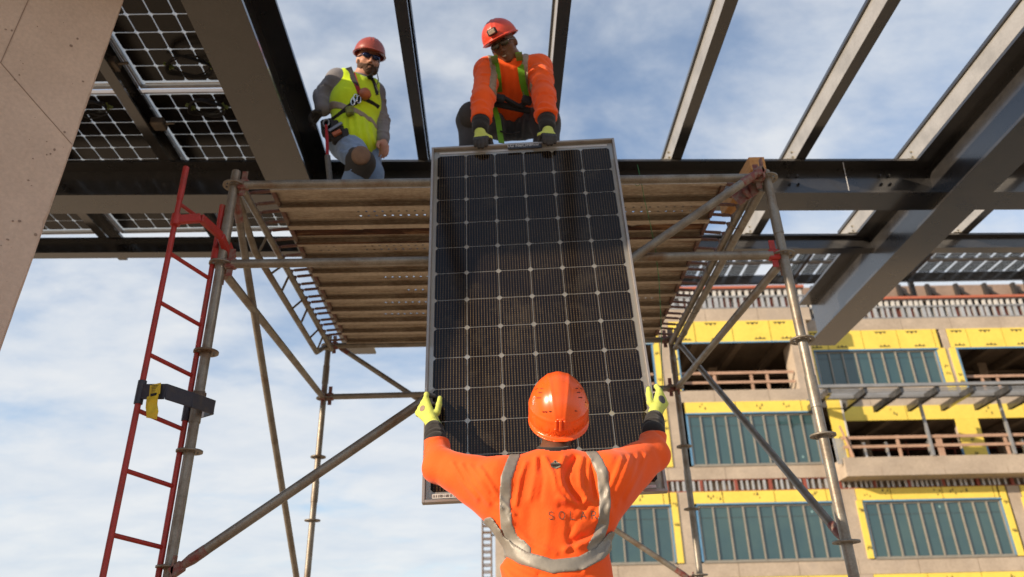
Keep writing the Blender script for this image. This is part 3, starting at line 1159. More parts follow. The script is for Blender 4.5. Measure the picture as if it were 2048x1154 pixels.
for i in range(11):
    y = 3.735 + PITCHP * (i + 0.5)
    z0 = 3.284 + 0.002 * i
    rust = i == 2
    lab = f'perforated rusty steel scaffold plank, {ordn[i]} from the front of the deck'
    if rust: lab = 'scaffold plank with a dark peeling rust streak, third from the front of the deck'
    if i == 0: lab = 'front scaffold plank of the deck with its grey worn front lip'
    if i == 10: lab = 'rearmost scaffold plank at the back edge of the deck'
    o = thing('scaffold_plank', (0, y, z0), lab, 'plank', 'steel planks of the scaffold deck')
    m = MB()
    x0, x1 = -1.33, 1.33
    holes = plank_holes.get(i, [])
    w_ = 0.1076; t = 0.003; B = Vector((0, y, z0))
    # lips
    for s in (-1, 1):
        m.box(B + Vector((x0, s * w_ - (t if s > 0 else 0), 0)), B + Vector((x1, s * w_ + (t if s < 0 else 0), 0.036)))
        m.box(B + Vector((x0, min(s * w_, s * (w_ - 0.024)), -0.003)), B + Vector((x1, max(s * w_, s * (w_ - 0.024)), 0.0)))
    # sheet: solid, with rows of round holes cut as ring faces where the plank is perforated
    def sheet(xa, xb):
        m.prism([(-w_, 0.036), (w_, 0.036), (w_, 0.039), (-w_, 0.039)], B + Vector((xa, 0, 0)), B + Vector((xb, 0, 0)))
    cur = x0
    for ha, hb in holes:
        sheet(cur, ha)
        # perforated stretch
        step = 0.05
        n = max(1, int(round((hb - ha) / step))); step = (hb - ha) / n
        rows = [(-0.012, 0.0), (0.038, 0.5)] if i in (1, 3, 4) else [(0.02, 0.0)]
        if i == 5: rows = [(0.02, 0.0)]
        cells_y = []
        ys = [-w_]
        for ry, off in rows:
            ys += [ry - 0.02, ry + 0.02]
        ys.append(w_)
        for yi in range(len(ys) - 1):
            ya, yb = ys[yi], ys[yi + 1]
            isrow = yi % 2 == 1
            if not isrow:
                m.box(B + Vector((ha, ya, 0.036)), B + Vector((hb, yb, 0.039)))
                continue
            rr = 0.0085
            for q in range(n):
                xa, xb = ha + q * step, ha + (q + 1) * step
                cx_ = (xa + xb) / 2 + (rows[(yi - 1) // 2][1] * step * 0.5 - 0.25 * step * rows[(yi - 1) // 2][1]); cy_ = (ya + yb) / 2
                kk = 12
                ang = [2 * math.pi * a / kk + math.pi / 4 for a in range(kk)]
                def sq(a):
                    ca, sa = math.cos(a), math.sin(a)
                    f = 1 / max(abs(ca), abs(sa))
                    X = cx_ + (xb - cx_ if ca > 0 else cx_ - xa) * ca * f
                    Yy = cy_ + (yb - ya) / 2 * sa * f
                    return X, Yy
                for zz, flip in ((0.036, True), (0.039, False)):
                    vs = []
                    for a in ang:
                        vs.append(B + Vector((*sq(a), zz)))
                    for a in ang:
                        vs.append(B + Vector((cx_ + rr * math.cos(a), cy_ + rr * math.sin(a), zz)))
                    fs = [(a, (a + 1) % kk, kk + (a + 1) % kk, kk + a) for a in range(kk)]
                    if flip: fs = [f[::-1] for f in fs]
                    m.add(vs, fs)
        cur = hb
    sheet(cur, x1)
    # shallow stiffening rib under the sheet
    m.prism([(-0.085, 0.036), (-0.078, 0.030), (-0.052, 0.030), (-0.045, 0.036)], B + Vector((x0, 0, 0)), B + Vector((x1, 0, 0)))
    m.prism([(0.062, 0.036), (0.068, 0.031), (0.088, 0.031), (0.094, 0.036)], B + Vector((x0, 0, 0)), B + Vector((x1, 0, 0)))
    m.build('sheet', PLK, o)
    if rust:
        m = MB()
        r = random.Random(11)
        n = 90
        edge = [0.035 + 0.03 * math.sin(k * 0.31) + 0.02 * math.sin(k * 0.83) + 0.015 * r.random() for k in range(n + 1)]
        vs, fs = [], []
        for k in range(n + 1):
            xx = x0 + (x1 - x0) * k / n
            vs += [B + Vector((xx, -0.005 - edge[k] * 0.9, 0.0325)), B + Vector((xx, 0.078, 0.0325))]
        for k in range(n):
            fs.append((2 * k, 2 * k + 1, 2 * k + 3, 2 * k + 2))
        m.add(vs, fs)
        m.add([B + Vector((x0, 0.079, -0.0035)), B + Vector((x1, 0.079, -0.0035)), B + Vector((x1, 0.1045, -0.0035)), B + Vector((x0, 0.1045, -0.0035))], [(0, 3, 2, 1)])
        m.build('rust_streak', RUSTP, o)
    # end hooks
    for s in (-1, 1):
        m = MB()
        xe = s * 1.33
        m.box(B + Vector((xe - 0.012, -0.095, 0.012)), B + Vector((xe + 0.012, 0.095, 0.0355)), 0, 0.003)
        for yy in (-0.06, 0.06):
            m.bar(B + Vector((xe, yy, 0.022)), B + Vector((s * 1.45, yy, 0.012)), 0.022, 0.016, 0, bev=0.004)
            m.bar(B + Vector((s * 1.462, yy, 0.018)), B + Vector((s * 1.475, yy, -0.035)), 0.026, 0.014, 0, up=(0, 1, 0), bev=0.004)
        m.build('end_hook', HOOK, o)
# timber block on the front right corner
m = MB()
m.obox((1.487, 3.93, 3.373), (0.046, 0.0, 0.0), (-0.02, 0.26, 0), (0, 0, 0.045), 0, 0.003)
tag(m.build('timber_block', WOOD, origin=(1.487, 3.93, 3.33)), 'orange-brown cut timber lying on the deck corner at the right front post', 'timber')
# green string
m = MB()
m.tube([at(1275, 330, 3.64), at(1284, 372, 3.64), at(1289, 400, 3.63), at(1300, 445, 3.62), at(1311, 500, 3.61), at(1318, 560, 3.6), at(1322, 640, 3.6), at(1323, 690, 3.6), at(1325, 800, 3.6)], 0.0016, 6)
m.tube([at(1275 + 6 * math.cos(a), 362 + 10 * math.sin(a), 3.64) for a in (i * 0.6 for i in range(11))], 0.0014, 6)
tag(m.build('green_string', plain('green_twine', (0.03, 0.22, 0.06), 0.6), origin=tuple(at(1323, 690, 3.6))), 'thin green string hanging from the deck to the right of the held panel', 'string')

# ------------------------------------------------------------------ ladder
LD = thing('ladder', (-1.6, 3.48, 0), 'red steel scaffold ladder clamped beside the left front post', 'ladder')
L0, R0 = Vector((-1.650, 3.35, 0)), Vector((-1.530, 3.60, 0))
for b, zt, y in ((L0, 3.17, 0), (R0, 3.09, 0)):
    m = MB()
    m.tube([b + Vector((0, 0, 0.02)), b + Vector((0, 0, zt))], 0.0135, 14)
    m.tube([b + Vector((0, 0, 2.97)), b + Vector((0, 0, zt + 0.001))], 0.0155, 14)
    m.build('rail', RED, LD)
z = 2.665
zz = [2.945] + [2.655 - 0.2705 * i for i in range(10)]
for z in zz:
    m = MB()
    m.tube([L0 + Vector((0, 0, z)), R0 + Vector((0, 0, z - 0.02))], 0.0105, 12)
    m.build('rung', RED, LD)
# red stand-off bracket at the top
m = MB()
a = at(352, 440, 3.34); b = at(402, 436, 3.36); c = at(442, 472, 3.52); d = at(458, 515, 3.66)
for p in (a,):
    m.tube([p + Vector((-0.0, 0, -0.03)), p + Vector((0, 0, 0.03))], 0.024, 12)
m.bar(a, b, 0.025, 0.05, bev=0.005); m.bar(b, c, 0.025, 0.05, bev=0.005); m.bar(c, d, 0.03, 0.05, bev=0.005)
e = at(432, 510, 3.6)
m.tube([e + Vector((0, 0, -0.03)), e + Vector((0, 0, 0.03))], 0.024, 12)
m.bar(e, at(466, 500, 3.7), 0.02, 0.09, bev=0.004)
m.build('bracket', RED, LD)
# dark stand-off bracket lower down
m = MB()
a = Vector((L0.x, L0.y, at(274, 785, 3.35).z))
m.tube([a + Vector((0, 0, -0.055)), a + Vector((0, 0, 0.055))], 0.019, 14)
b = at(332, 783, 3.30); c = at(384, 800, 3.44); d = at(428, 815, 3.60); f = at(405, 822, 3.69)
for p, q in ((a + Vector((0.01, -0.01, 0)), b), (b, c), (c, d), (d, f)):
    m.bar(p, q, 0.008, 0.072, bev=0.002)
g2 = Vector((R0.x, R0.y, at(372, 822, 3.6).z))
m.tube([g2 + Vector((0, 0, -0.05)), g2 + Vector((0, 0, 0.05))], 0.019, 14)
m.build('bracket', NAVY, LD)
m = MB()                                                    # swivel coupler on the post
c = P('FL', at(395, 797, 3.6).z)
m.hollow(c - Vector((0, 0, 0.028)), c + Vector((0, 0, 0.028)), 0.034, 0.0243, 20)
m.bar(c + Vector((-0.10, -0.045, 0)), c + Vector((-0.02, -0.03, 0)), 0.03, 0.045, bev=0.006)
for dz in (-0.012, 0.012):
    m.tube([c + Vector((-0.10, -0.07, dz)), c + Vector((-0.03, -0.05, dz))], 0.009, 8)
m.tube([c + Vector((-0.03, -0.04, 0)), c + Vector((0.03, -0.045, 0))], 0.008, 6)
m.build('coupler', worn('rusty_clamp', (0.22, 0.15, 0.10), (0.30, 0.26, 0.22), 0.5, 0.5, 40, 0.4, 0.65, 0.3, 0.2), LD)
# yellow warning tag
def sheet_strip(pts, w0, side, t=0.0012):
    m = MB()
    m.strap(pts, side, w0, t)
    return m
TAGM = worn('yellow_tag', (0.78, 0.56, 0.03), (0.62, 0.42, 0.02), 0.45, 0.0, 30, 0.4, 0.7, 0.2, 0.3, alt2=(0.5, 0.33, 0.02))
n = Vector((-0.2, -1, 0.1))
pts = [at(311, 768, 3.297), at(309, 790, 3.292)]
pts2 = [at(306, 790, 3.285), at(304, 800, 3.275), at(303, 812, 3.283), at(305, 826, 3.272), at(303, 837, 3.28)]
m = MB()
m.strap(pts, n, 0.052, 0.001)
m.strap(pts2, n, 0.055, 0.001)
for k in range(5):
    p = at(300 + 2 * k, 772 + 3 * k, 3.294)
    m.bar(at(303, 771 + 3.2 * k, 3.2925), at(318 - (k % 3) * 3, 770.5 + 3.2 * k, 3.2925), 0.0008, 0.0022, 1)
m.bar(at(301, 790, 3.28), at(313, 788, 3.28), 0.004, 0.012, 2)
tag(m.build('warning_tag', [TAGM, MARK, BLACK], origin=tuple(pts[0])), 'crumpled yellow tag hanging from the dark ladder bracket', 'tag')
# ------------------------------------------------------------------ unfinished building
BF, BS = 36.0, 37.5                     # facade plane, set-back plane of the right wing
BX0, BX1, XS = -0.40, 56.0, 15.75
OB = thing('office_building', (20, 36, 0), 'unfinished concrete office building with yellow insulation and teal window bands', 'building')
rb_ = random.Random(21)

def bpart(name, mats, fn):
    m = MB(); fn(m)
    return m.build(name, mats, OB)
def slab(x0, x1, y0, y1, z0, z1, mat=None, name='floor_slab'):
    return bpart(name, mat or CONCB, lambda m: m.box((x0, y0, z0), (x1, y1, z1)))

FL = [(0.0, 0.0), (4.32, 4.90), (8.60, 9.20), (12.35, 12.95), (16.66, 17.36)]
# concrete bands (left wing on the facade plane, upper right wing set back), with form lines
def band(x0, x1, Y, z0, z1):
    def fn(m):
        n = max(1, int((x1 - x0) / 2.6))
        for i in range(n):
            a, b = x0 + (x1 - x0) * i / n, x0 + (x1 - x0) * (i + 1) / n
            m.box((a + 0.012, Y, z0), (b - 0.012, Y + 0.45, z1))
        m.box((x0, Y + 0.03, z0 + 0.01), (x1, Y + 0.44, z1 - 0.01))
    return bpart('concrete_band', CONCB, fn)
band(BX0, BX1, BF, 4.30, 4.90)
band(BX0, XS, BF, 8.60, 9.20)
band(BX0, XS, BF, 12.35, 12.95)
band(BX0, XS + 0.2, BF, 16.66, 17.36)
band(XS + 0.3, BX1, BS, 12.45, 12.95)
band(XS + 0.3, BX1, BS, 16.64, 17.30)
# deep floors and back wall seen inside the open bays
for z0, z1 in ((4.3, 4.9), (8.6, 9.2), (12.4, 12.95), (16.7, 17.3)):
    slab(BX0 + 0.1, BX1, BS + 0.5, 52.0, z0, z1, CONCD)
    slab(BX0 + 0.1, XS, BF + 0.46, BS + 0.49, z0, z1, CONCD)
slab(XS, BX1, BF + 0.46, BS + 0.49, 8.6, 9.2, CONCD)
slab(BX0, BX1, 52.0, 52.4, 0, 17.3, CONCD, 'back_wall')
slab(BX0 - 0.05, BX0 - 0.002, BF + 0.02, 52.4, 0, 17.36, CONCB, 'end_wall')
def ribs(m):
    for z in (16.66, 12.36):
        for i in range(24):
            x = 0.6 + i * 2.4
            m.box((x, BS + 0.6, z - 0.42), (x + 0.35, 51.9, z - 0.001))
        m.box((BX0, 43.0, z - 0.55), (BX1, 43.5, z - 0.43))
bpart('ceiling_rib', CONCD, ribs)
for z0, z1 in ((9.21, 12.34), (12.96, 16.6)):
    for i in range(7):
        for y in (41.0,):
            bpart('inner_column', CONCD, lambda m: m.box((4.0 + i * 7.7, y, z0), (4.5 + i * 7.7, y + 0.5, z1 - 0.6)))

slab(BX0, 0.24, BF + 0.01, BF + 0.5, 0.0, 17.3, CONCB, 'end_pier')
slab(0.24, 0.53, BF + 0.06, BF + 0.5, 0.0, 17.3, CONCB, 'end_pier')
# facade columns
def colm(x0, x1, Y, z0, z1):
    bpart('column', CONCB, lambda m: m.box((x0, Y + 0.004, z0), (x1, Y + 0.5, z1)))
BAY = 7.70
for k in range(-1, 7):
    x0 = 7.95 + BAY * k
    colm(x0 + 0.01, x0 + 0.68, BF, 4.905, 8.04)
    colm(x0 + 0.01, x0 + 0.68, BF, 0.0, 4.29)
    if k < 1:
        colm(x0 + 0.01, x0 + 0.72, BF, 9.205, 12.345)
        colm(x0 + 0.01, x0 + 0.72, BF, 12.955, 16.655)
    else:
        colm(x0 + 0.02 - 0.05, x0 + 0.66, BS, 12.955, 16.635)
colm(14.95, 15.62, BF, 12.955, 16.655)
colm(15.15, 15.655, BF, 4.905, 8.04)

def mark(m, x, z, s, Y, up=1, mi=1):
    """printed logo on a board: little triangles"""
    for dx, sc in ((-0.6, 0.8), (0, 1.0), (0.6, 0.8)):
        cx, q = x + dx * s, s * 0.42 * sc
        m.add([(cx - q, Y, z), (cx + q, Y, z), (cx, Y, z - up * q * 1.1)], [(0, 1, 2) if up > 0 else (0, 2, 1)], mi)

def boards(x0, x1, Y, z0, z1, wd=1.95, marks=2, off=0.0, tilt=False):
    """a strip of insulation boards with open joints and printed marks"""
    def fn(m):
        x = x0
        while x < x1 - 0.02:
            e = min(x + wd - (off if x == x0 else 0), x1)
            m.box((x + 0.02, Y - 0.05, z0), (e - 0.02, Y + 0.0, z1))
            if e - x > 0.8 and marks:
                c = (x + e) / 2 + rb_.uniform(-0.2, 0.2)
                if z1 - z0 > 0.9:
                    mark(m, c, z1 - 0.09, 0.36, Y - 0.054, 1)
                    if marks > 1: mark(m, c + rb_.uniform(-.1, .3), z0 + 0.10, 0.33, Y - 0.054, -1)
                else:
                    for q in range(rb_.choice((1, 2))):
                        cc = x + rb_.uniform(0.3, e - x - 0.3)
                        for t in range(3):
                            zz = z0 + (z1 - z0) * rb_.uniform(0.2, 0.7)
                            w_ = rb_.uniform(0.05, 0.13)
                            m.add([(cc + t * .12, Y - .054, zz), (cc + t * .12 + w_, Y - .054, zz + 0.03), (cc + t * .12 + w_ * .4, Y - .054, zz + w_ * 1.6)], [(0, 1, 2)], 1)
            x = e
        m.box((x0, Y - 0.012, z0 + 0.01), (x1, Y - 0.001, z1 - 0.01), 1)
    return bpart('insulation_board', [YEL, MARK], fn)
def strip(x0, x1, Y, z0, z1):
    def fn(m):
        m.box((x0, Y - 0.051, z0), (x1, Y - 0.001, z1))
        for q in range(2):
            zz = z0 + (z1 - z0) * rb_.uniform(0.1, 0.85); cx = (x0 + x1) / 2
            for t in range(3):
                m.add([(cx - .1 + t * .08, Y - .055, zz + rb_.uniform(-.1, .1)), (cx - .02 + t * .08, Y - .055, zz), (cx - .06 + t * .06, Y - .055, zz + .14)], [(0, 1, 2)], 1)
    return bpart('insulation_strip', [YEL, MARK], fn)
def blue_line(x0, x1, Y, z, h=0.07):
    bpart('membrane_edge', BLUE, lambda m: m.box((x0, Y - 0.075, z), (x1, Y - 0.052, z + h)))

def window(x0, x1, Y, z0, z1, n, transom=0.78):
    m = MB()
    d = 0.10
    m.box((x0, Y + 0.02, z0), (x1, Y + d, z0 + 0.07)); m.box((x0, Y + 0.02, z1 - 0.06), (x1, Y + d, z1))
    m.box((x0, Y + 0.021, z0 + 0.071), (x0 + 0.06, Y + d, z1 - 0.061)); m.box((x1 - 0.06, Y + 0.021, z0 + 0.071), (x1, Y + d, z1 - 0.061))
    m.box((x0 - 0.08, Y - 0.01, z0 + 0.02), (x0 - 0.004, Y + 0.06, z1), 1); m.box((x1 + 0.004, Y - 0.01, z0 + 0.02), (x1 + 0.07, Y + 0.06, z1), 1)
    m.box((x0 - 0.02, Y - 0.04, z0 - 0.05), (x1 + 0.02, Y + 0.05, z0 - 0.002), 0)
    w_ = m.build('window', [worn('mullion_bronze', (0.34, 0.315, 0.265), (0.27, 0.25, 0.21), 0.5, 0.2, 2, 0.4, 0.7, 0.2, 0.0), BLUE], OB)
    m = MB()
    m.box((x0 + 0.061, Y + 0.075, z0 + 0.071), (x1 - 0.061, Y + 0.085, z1 - 0.061))
    m.build('pane', GLASS, w_)
    m = MB()
    for i in range(1, n):
        x = x0 + (x1 - x0) * i / n
        m.box((x - 0.030, Y + 0.0, z0 + 0.072), (x + 0.030, Y + 0.074, z1 - 0.062))
    zt = z0 + (z1 - z0) * transom
    m.box((x0 + 0.062, Y + 0.066, zt), (x1 - 0.062, Y + 0.0745, zt + 0.018), 1)
    m.build('mullion', [MATS['mullion_bronze'], worn('dark_gasket', (0.05, 0.06, 0.065), (0.04, 0.05, 0.05), 0.6, 0, 2, 0.4, 0.7)], w_)
    m = MB()
    for _ in range(rb_.choice((1, 2, 3))):
        cx, cz = rb_.uniform(x0 + .4, x1 - .4), rb_.choice((z0 + 0.25, z1 - 0.3)) + rb_.uniform(-.1, .1)
        m.add([(cx + 0.05 * math.cos(a), Y + 0.073, cz + 0.06 * math.sin(a)) for a in (i * math.pi / 4 for i in range(8))], [tuple(range(8))[::-1]])
    m.build('sticker', plain('pale_sticker', (0.25, 0.42, 0.43), 0.5), w_)
    return w_

# C row (lowest visible storey): continuous on the facade plane
wx = [(0.9, 7.56), (8.85, 15.12), (16.55, 22.86), (24.25, 30.55), (31.95, 38.25), (39.65, 45.95)]
for i, (a, b) in enumerate(wx):
    window(a, b, BF, 4.955, 7.40, 9 if i != 2 else 10)
    boards(a - 0.3 if i != 1 else a - 0.22, b + 0.02, BF, 7.50, 8.03, 2.4, 1, rb_.uniform(0, 1))
    blue_line(a - 0.05, b + 0.05, BF, 7.42)
    if i != 1:
        strip(a - 0.36, a - 0.09, BF, 4.95, 7.49) if i > 0 else None
    strip(b + 0.09, b + 0.38, BF, 4.93, 8.03)
# B row, left wing
for i, (a, b, n) in enumerate(((0.9, 7.56, 9), (8.93, 15.05, 10))):
    window(a, b, BF, 9.25, 11.70, n)
    boards(a - 0.1, b + 0.4, BF, 11.80, 12.34, 3.2, 1, 0.7)
    blue_line(a - 0.1, b + 0.1, BF, 11.72)
strip(7.64, 7.94, BF, 9.21, 11.79)
# A row, left wing: open bays with timber guard rails
def guard(x0, x1, Y, z0, posts_, h=1.07, m_=None):
    def fn(m):
        for q in posts_:
            m.box((q - 0.07, Y, z0), (q + 0.07, Y + 0.04, z0 + h))
        m.box((x0, Y - 0.041, z0 + h - 0.16), (x1, Y - 0.001, z0 + h - 0.02)); m.box((x0, Y - 0.0411, z0 + 0.42), (x1, Y - 0.001, z0 + 0.55))
    return bpart('guard_rail', m_ or TIMBER, fn)
for a, b in ((0.9, 7.56), (8.85, 14.62)):
    boards(a - 0.35, min(b + 0.4, XS - 0.05), BF, 15.50, 16.64, 1.93, 2, 0.6)
    blue_line(a - 0.1, b + 0.1, BF, 15.42)
guard(0.9, 7.55, BF + 0.3, 12.96, (1.5, 3.2, 5.0, 6.9)); guard(8.9, 14.6, BF + 0.3, 12.96, (10.6, 12.45, 13.25))
strip(7.62, 7.93, BF, 12.96, 15.48); strip(8.62, 8.80, BF, 12.96, 15.48)
bpart('membrane_edge', BLUE, lambda m: (m.box((7.54, BF - 0.06, 12.96), (7.61, BF + 0.02, 15.42)), m.box((8.80, BF - 0.06, 12.96), (8.87, BF + 0.02, 15.42))))
# A row, right wing, set back
colw = [(16.42, 22.78, True), (23.95, 30.4, False), (31.7, 38.1, True), (39.4, 45.8, False)]
for i, (a, b, glz) in enumerate(colw):
    boards(a - 0.3, b + 0.33, BS, 15.55, 16.62, 1.9, 2, rb_.uniform(.2, 1.2))
    blue_line(a - 0.1, b + 0.15, BS, 15.46)
    strip(b + 0.10, b + 0.52, BS, 12.96, 15.54); strip(a - 0.42, a - 0.09, BS, 12.96, 15.54)
    if glz:
        window(a, b, BS, 13.55, 15.44, 9, 0.8)
        slab(a - 0.1, b + 0.1, BS + 0.005, BS + 0.3, 12.96, 13.49, CONCB, 'sill_wall')
    else:
        bpart('membrane_edge', BLUE, lambda m, a=a: m.box((a - 0.08, BS - 0.06, 12.97), (a, BS + 0.1, 15.46)))
        guard(a, b, BS + 0.35, 13.2, (a + 1.1, a + 1.9, a + 3.8), 0.95)
bpart('column', CONCB, lambda m: m.box((14.66, BF + 0.02, 12.96), (15.3, BF + 1.2, 15.48)))
slab(15.3, 15.74, BF + 0.5, BS + 0.4, 9.21, 17.3, CONCB, 'return_wall')
# B row, right wing: terrace behind the balcony
def terr(m):
    pass
strip(15.66, 16.28, BF - 0.35, 9.27, 12.22)
bpart('white_trim', plain('white_trim', (0.66, 0.65, 0.62), 0.5), lambda m: m.box((16.285, BF - 0.40, 9.27), (16.37, BF - 0.30, 12.2)))
boards(16.4, 55, BS, 11.70, 12.44, 6.0, 1, 2.0)
for x in (22.75, 30.4, 38.1, 45.8):
    strip(x, x + 1.15, BS - 0.02, 9.21, 11.69)
    colm(x + 0.2, x + 0.95, BS, 9.205, 12.44)
    bpart('membrane_edge', BLUE, lambda m, x=x: (m.box((x + 1.16, BS - 0.06, 9.21), (x + 1.24, BS + 0.02, 10.4)), m.box((x - 0.08, BS - 0.06, 9.21), (x - 0.01, BS + 0.02, 10.2))))
def redrack(m):
    for i in range(40):
        x = 19.5 + i * 0.9 + rb_.uniform(-.2, .2)
        if rb_.random() < 0.7: m.box((x, 42, 9.21), (x + 0.07, 42.1, 11.8))
    for z in (9.9, 10.6, 11.3):
        m.box((19.5, 41.9, z), (55, 41.99, z + 0.09))
bpart('interior_framing', RUSTY, redrack)
# balcony slab in front
def balc(m):
    m.box((15.62, BF - 1.0, 8.69), (BX1, BF + 0.45, 9.26))
    m.box((15.60, BF - 1.03, 8.40), (BX1, BF + 0.45, 8.688))
    for i in range(14):
        x = 17.2 + i * 2.9
        m.box((x, BF - 1.032, 8.41), (x + 0.03, BF - 1.0301, 8.68), 1)
bpart('balcony', [CONCB, CONCD], balc)
guard(15.75, BX1, BF - 0.93, 9.27, (16.05, 18.35, 20.2, 20.35, 23.4, 26.3, 29.0, 32, 35, 38, 41, 44, 47), 1.0)
def diag(m):
    m.bar((15.75, BF - 0.99, 10.75), (16.1, BF - 0.99, 9.27), 0.13, 0.04)
bpart('guard_post', TIMBER, diag)
for x in (16.9, 17.95, 19.95, 24.4, 28, 33):
    bpart('balcony_stud', STUD, lambda m: m.box((x - 0.05, BF - 0.6, 9.27), (x + 0.05, BF - 0.5, 10.05)))
def balstuds(m):
    for i in range(6):
        m.box((15.35 + i * 0.09, BF - 0.9 + i * 0.01, 9.0 + (i > 3) * 0.27), (15.40 + i * 0.09, BF - 0.85 + i * 0.01, 10.2))
bpart('side_railing', STUD, balstuds)
# stud bands
def studs(x0, x1, Y, z0, z1, pitch, wd, mats, back=None):
    def fn(m):
        x = x0
        i = 0
        while x < x1:
            wj = wd * rb_.uniform(0.8, 1.25)
            mi = 0
            m.box((x, Y, z0), (x + wj, Y + 0.1, z1), mi)
            i += 1
            x += pitch * rb_.uniform(0.8, 1.2)
        m.box((x0, Y - 0.02, z0 - 0.06), (x1, Y + 0.12, z0 - 0.001), 1)
        m.box((x0, Y - 0.02, z1 + 0.001), (x1, Y + 0.12, z1 + 0.05), 1)
    return bpart('stud_band', mats, fn)
studs(BX0, BX1, BF + 0.05, 8.09, 8.56, 0.27, 0.10, [STUD, RUSTY])
slab(BX0, BX1, BF + 0.30, BF + 0.34, 8.05, 8.595, CONCD, 'backing')
for i in range(30):
    x = 1 + i * 1.62
    bpart('stud_post', RUSTY, lambda m: m.box((x, BF + 0.02, 8.05), (x + 0.14, BF + 0.16, 8.58)))
def parapet(x0, x1, Y, zb):
    studs(x0, x1, Y + 0.05, zb + 0.08, zb + 0.66, 0.36, 0.17, [STUD, GREYST])
    for x in np.arange(x0, min(x1, 44) - 0.5, 0.75):
        bpart('parapet_board', RUSTY, lambda m: m.box((x, Y + 0.2, zb + 0.02), (x + rb_.uniform(.25, .5), Y + 0.24, zb + 0.70)))
    bpart('parapet_back', STUD, lambda m: m.box((x0, Y + 0.3, zb + 0.02), (x1, Y + 0.33, zb + 0.72)))
    studs(x0, x1, Y + 0.1, zb + 0.78, zb + 1.10, 0.34, 0.15, [plain('white_peg', (0.6, 0.6, 0.58), 0.6), GREYST])
    slab(x0, x1, Y + 0.3, Y + 0.34, zb + 0.74, zb + 1.12, plain('dark_backing', (0.03, 0.028, 0.026), 0.8), 'parapet_backing')  # solid near-black sheet set behind the upper row of pegs
    bpart('parapet_rail', worn('orange_rail', (0.50, 0.15, 0.08), (0.42, 0.13, 0.08), 0.6, 0, 2, 0.4, 0.7), lambda m: m.box((x0, Y - 0.03, zb + 1.16), (x1, Y + 0.2, zb + 1.30)))
parapet(BX0, XS + 0.15, BF, 17.36)
parapet(XS + 0.35, BX1, BS, 17.30)
# steel sunshade frame over the terrace
SH = bpart('sunshade_frame', GREYST, lambda m: (
    m.box((14.3, 33.15, 12.02), (BX1, 33.27, 12.16)), m.box((14.3, 33.35, 12.05), (BX1, 33.40, 12.12)),
    m.box((14.6, 34.42, 11.88), (BX1, 34.58, 12.16)), [m.box((14.5, y, 12.06), (BX1, y + 0.05, 12.12)) for y in (33.75, 34.05, 35.1)],
    ))
for x in np.arange(14.8, BX1, 1.66):
    bpart('outrigger', STEEL, lambda m: (m.box((x, 33.28, 11.78), (x + 0.15, 36.2, 12.04)), m.box((x - 0.03, 33.5, 11.74), (x + 0.18, 36.2, 11.779))))
for x in (19.75, 23.55, 27.35, 31.15):
    bpart('hanger_post', GREYST, lambda m, x=x: m.box((x, 34.95, 9.27), (x + 0.12, 35.07, 11.88)))
# ground storey
for i, (a, b) in enumerate(wx):
    window(a, b, BF, 0.9, 3.5, 9)
    boards(a - 0.3, b + 0.38, BF, 3.62, 4.28, 2.4, 1)
    slab(a - 0.3, b + 0.38, BF, BF + 0.3, 0.0, 0.84, CONCB, 'sill_wall')

# penthouse behind the roof edge
PHO = thing('penthouse', (30, 50, 17), 'brown screened penthouse wall with a pale pipe above the roof edge', 'penthouse')
m = MB(); m.box((10, 50, 17.3), (70, 56, 25.4)); m.build('wall', worn('brown_board', (0.36, 0.26, 0.20), (0.25, 0.18, 0.14), 0.8, 0, 0.6, 0.4, 0.7, 0.2), PHO)
m = MB()
for i in range(30):
    x = 12 + i * 2.1
    m.box((x, 49.7, 17.4), (x + 0.25, 49.99, 25.4)); m.bar((x + .2, 49.85, 24.9), (x + 1.9, 49.85, 23.6), 0.2, 0.25)
m.box((10, 49.6, 24.0), (70, 49.69, 24.25))
m.build('bracing', plain('dark_bracing', (0.035, 0.03, 0.028), 0.7), PHO)
m = MB(); m.tube([(26, 49.2, 23.2), (60, 49.2, 23.2)], 0.14, 10); m.build('pipe', STUD, PHO)
# solar canopy on the roof
RC = thing('roof_canopy_frame', (30, 45, 17.3), 'dark steel frame of the far solar canopy on the building roof', 'canopy')
m = MB()
m.box((8, 44.98, 24.85), (72, 45.25, 24.98), 0)
m.build('middle_beam', GREYST, RC)
m = MB()
m.box((8, 47.05, 24.35), (72, 47.3, 24.98))
m.box((8, 43.2, 24.7), (72, 43.4, 24.98))
m.build('edge_beam', STEEL, RC)
m = MB()
for x in np.arange(12, 72, 8.0):
    m.box((x, 46.8, 17.3), (x + 0.3, 47.04, 24.9)); m.box((x, 43.41, 24.5), (x + 0.25, 46.79, 24.84))
m.build('post', STEEL, RC)
def roof_module():
    m = MB()
    wd, ln = 0.46, 0.78
    m.box((-wd, -ln, 0), (wd, ln, 0.02), 0)
    for i in range(5):
        for j in range(5):
            x0, y0 = -wd + 0.05 + i * 0.166, -ln + 0.06 + j * 0.335
            m.add([(x0, y0, -0.004), (x0, y0 + 0.30, -0.004), (x0 + 0.145, y0 + 0.30, -0.004), (x0 + 0.145, y0, -0.004)], [(0, 1, 2, 3)], 1)
    return m
pm = None
for rix, y in enumerate((44.15, 46.15)):
    for i in range(50):
        x = 12.0 + i * 1.02
        if rix == 1 and i in (6,):
            continue
        lab = ('small dark solar module in the nearer row of the far roof canopy', 'small dark solar module in the farther row of the far roof canopy')[rix]
        p = Vector((x, y, 25.0))
        if pm is None:
            pm = roof_module().build('roof_module', [LAMIN2, plain('module_cell', (0.016, 0.018, 0.028), 0.2)], None, origin=(0, 0, 0))
            pm.location = p
            tag(pm, lab, 'solar module', 'solar modules of the far roof canopy')
        else:
            o = pm.copy(); col.objects.link(o); o.location = p; o['label'] = lab
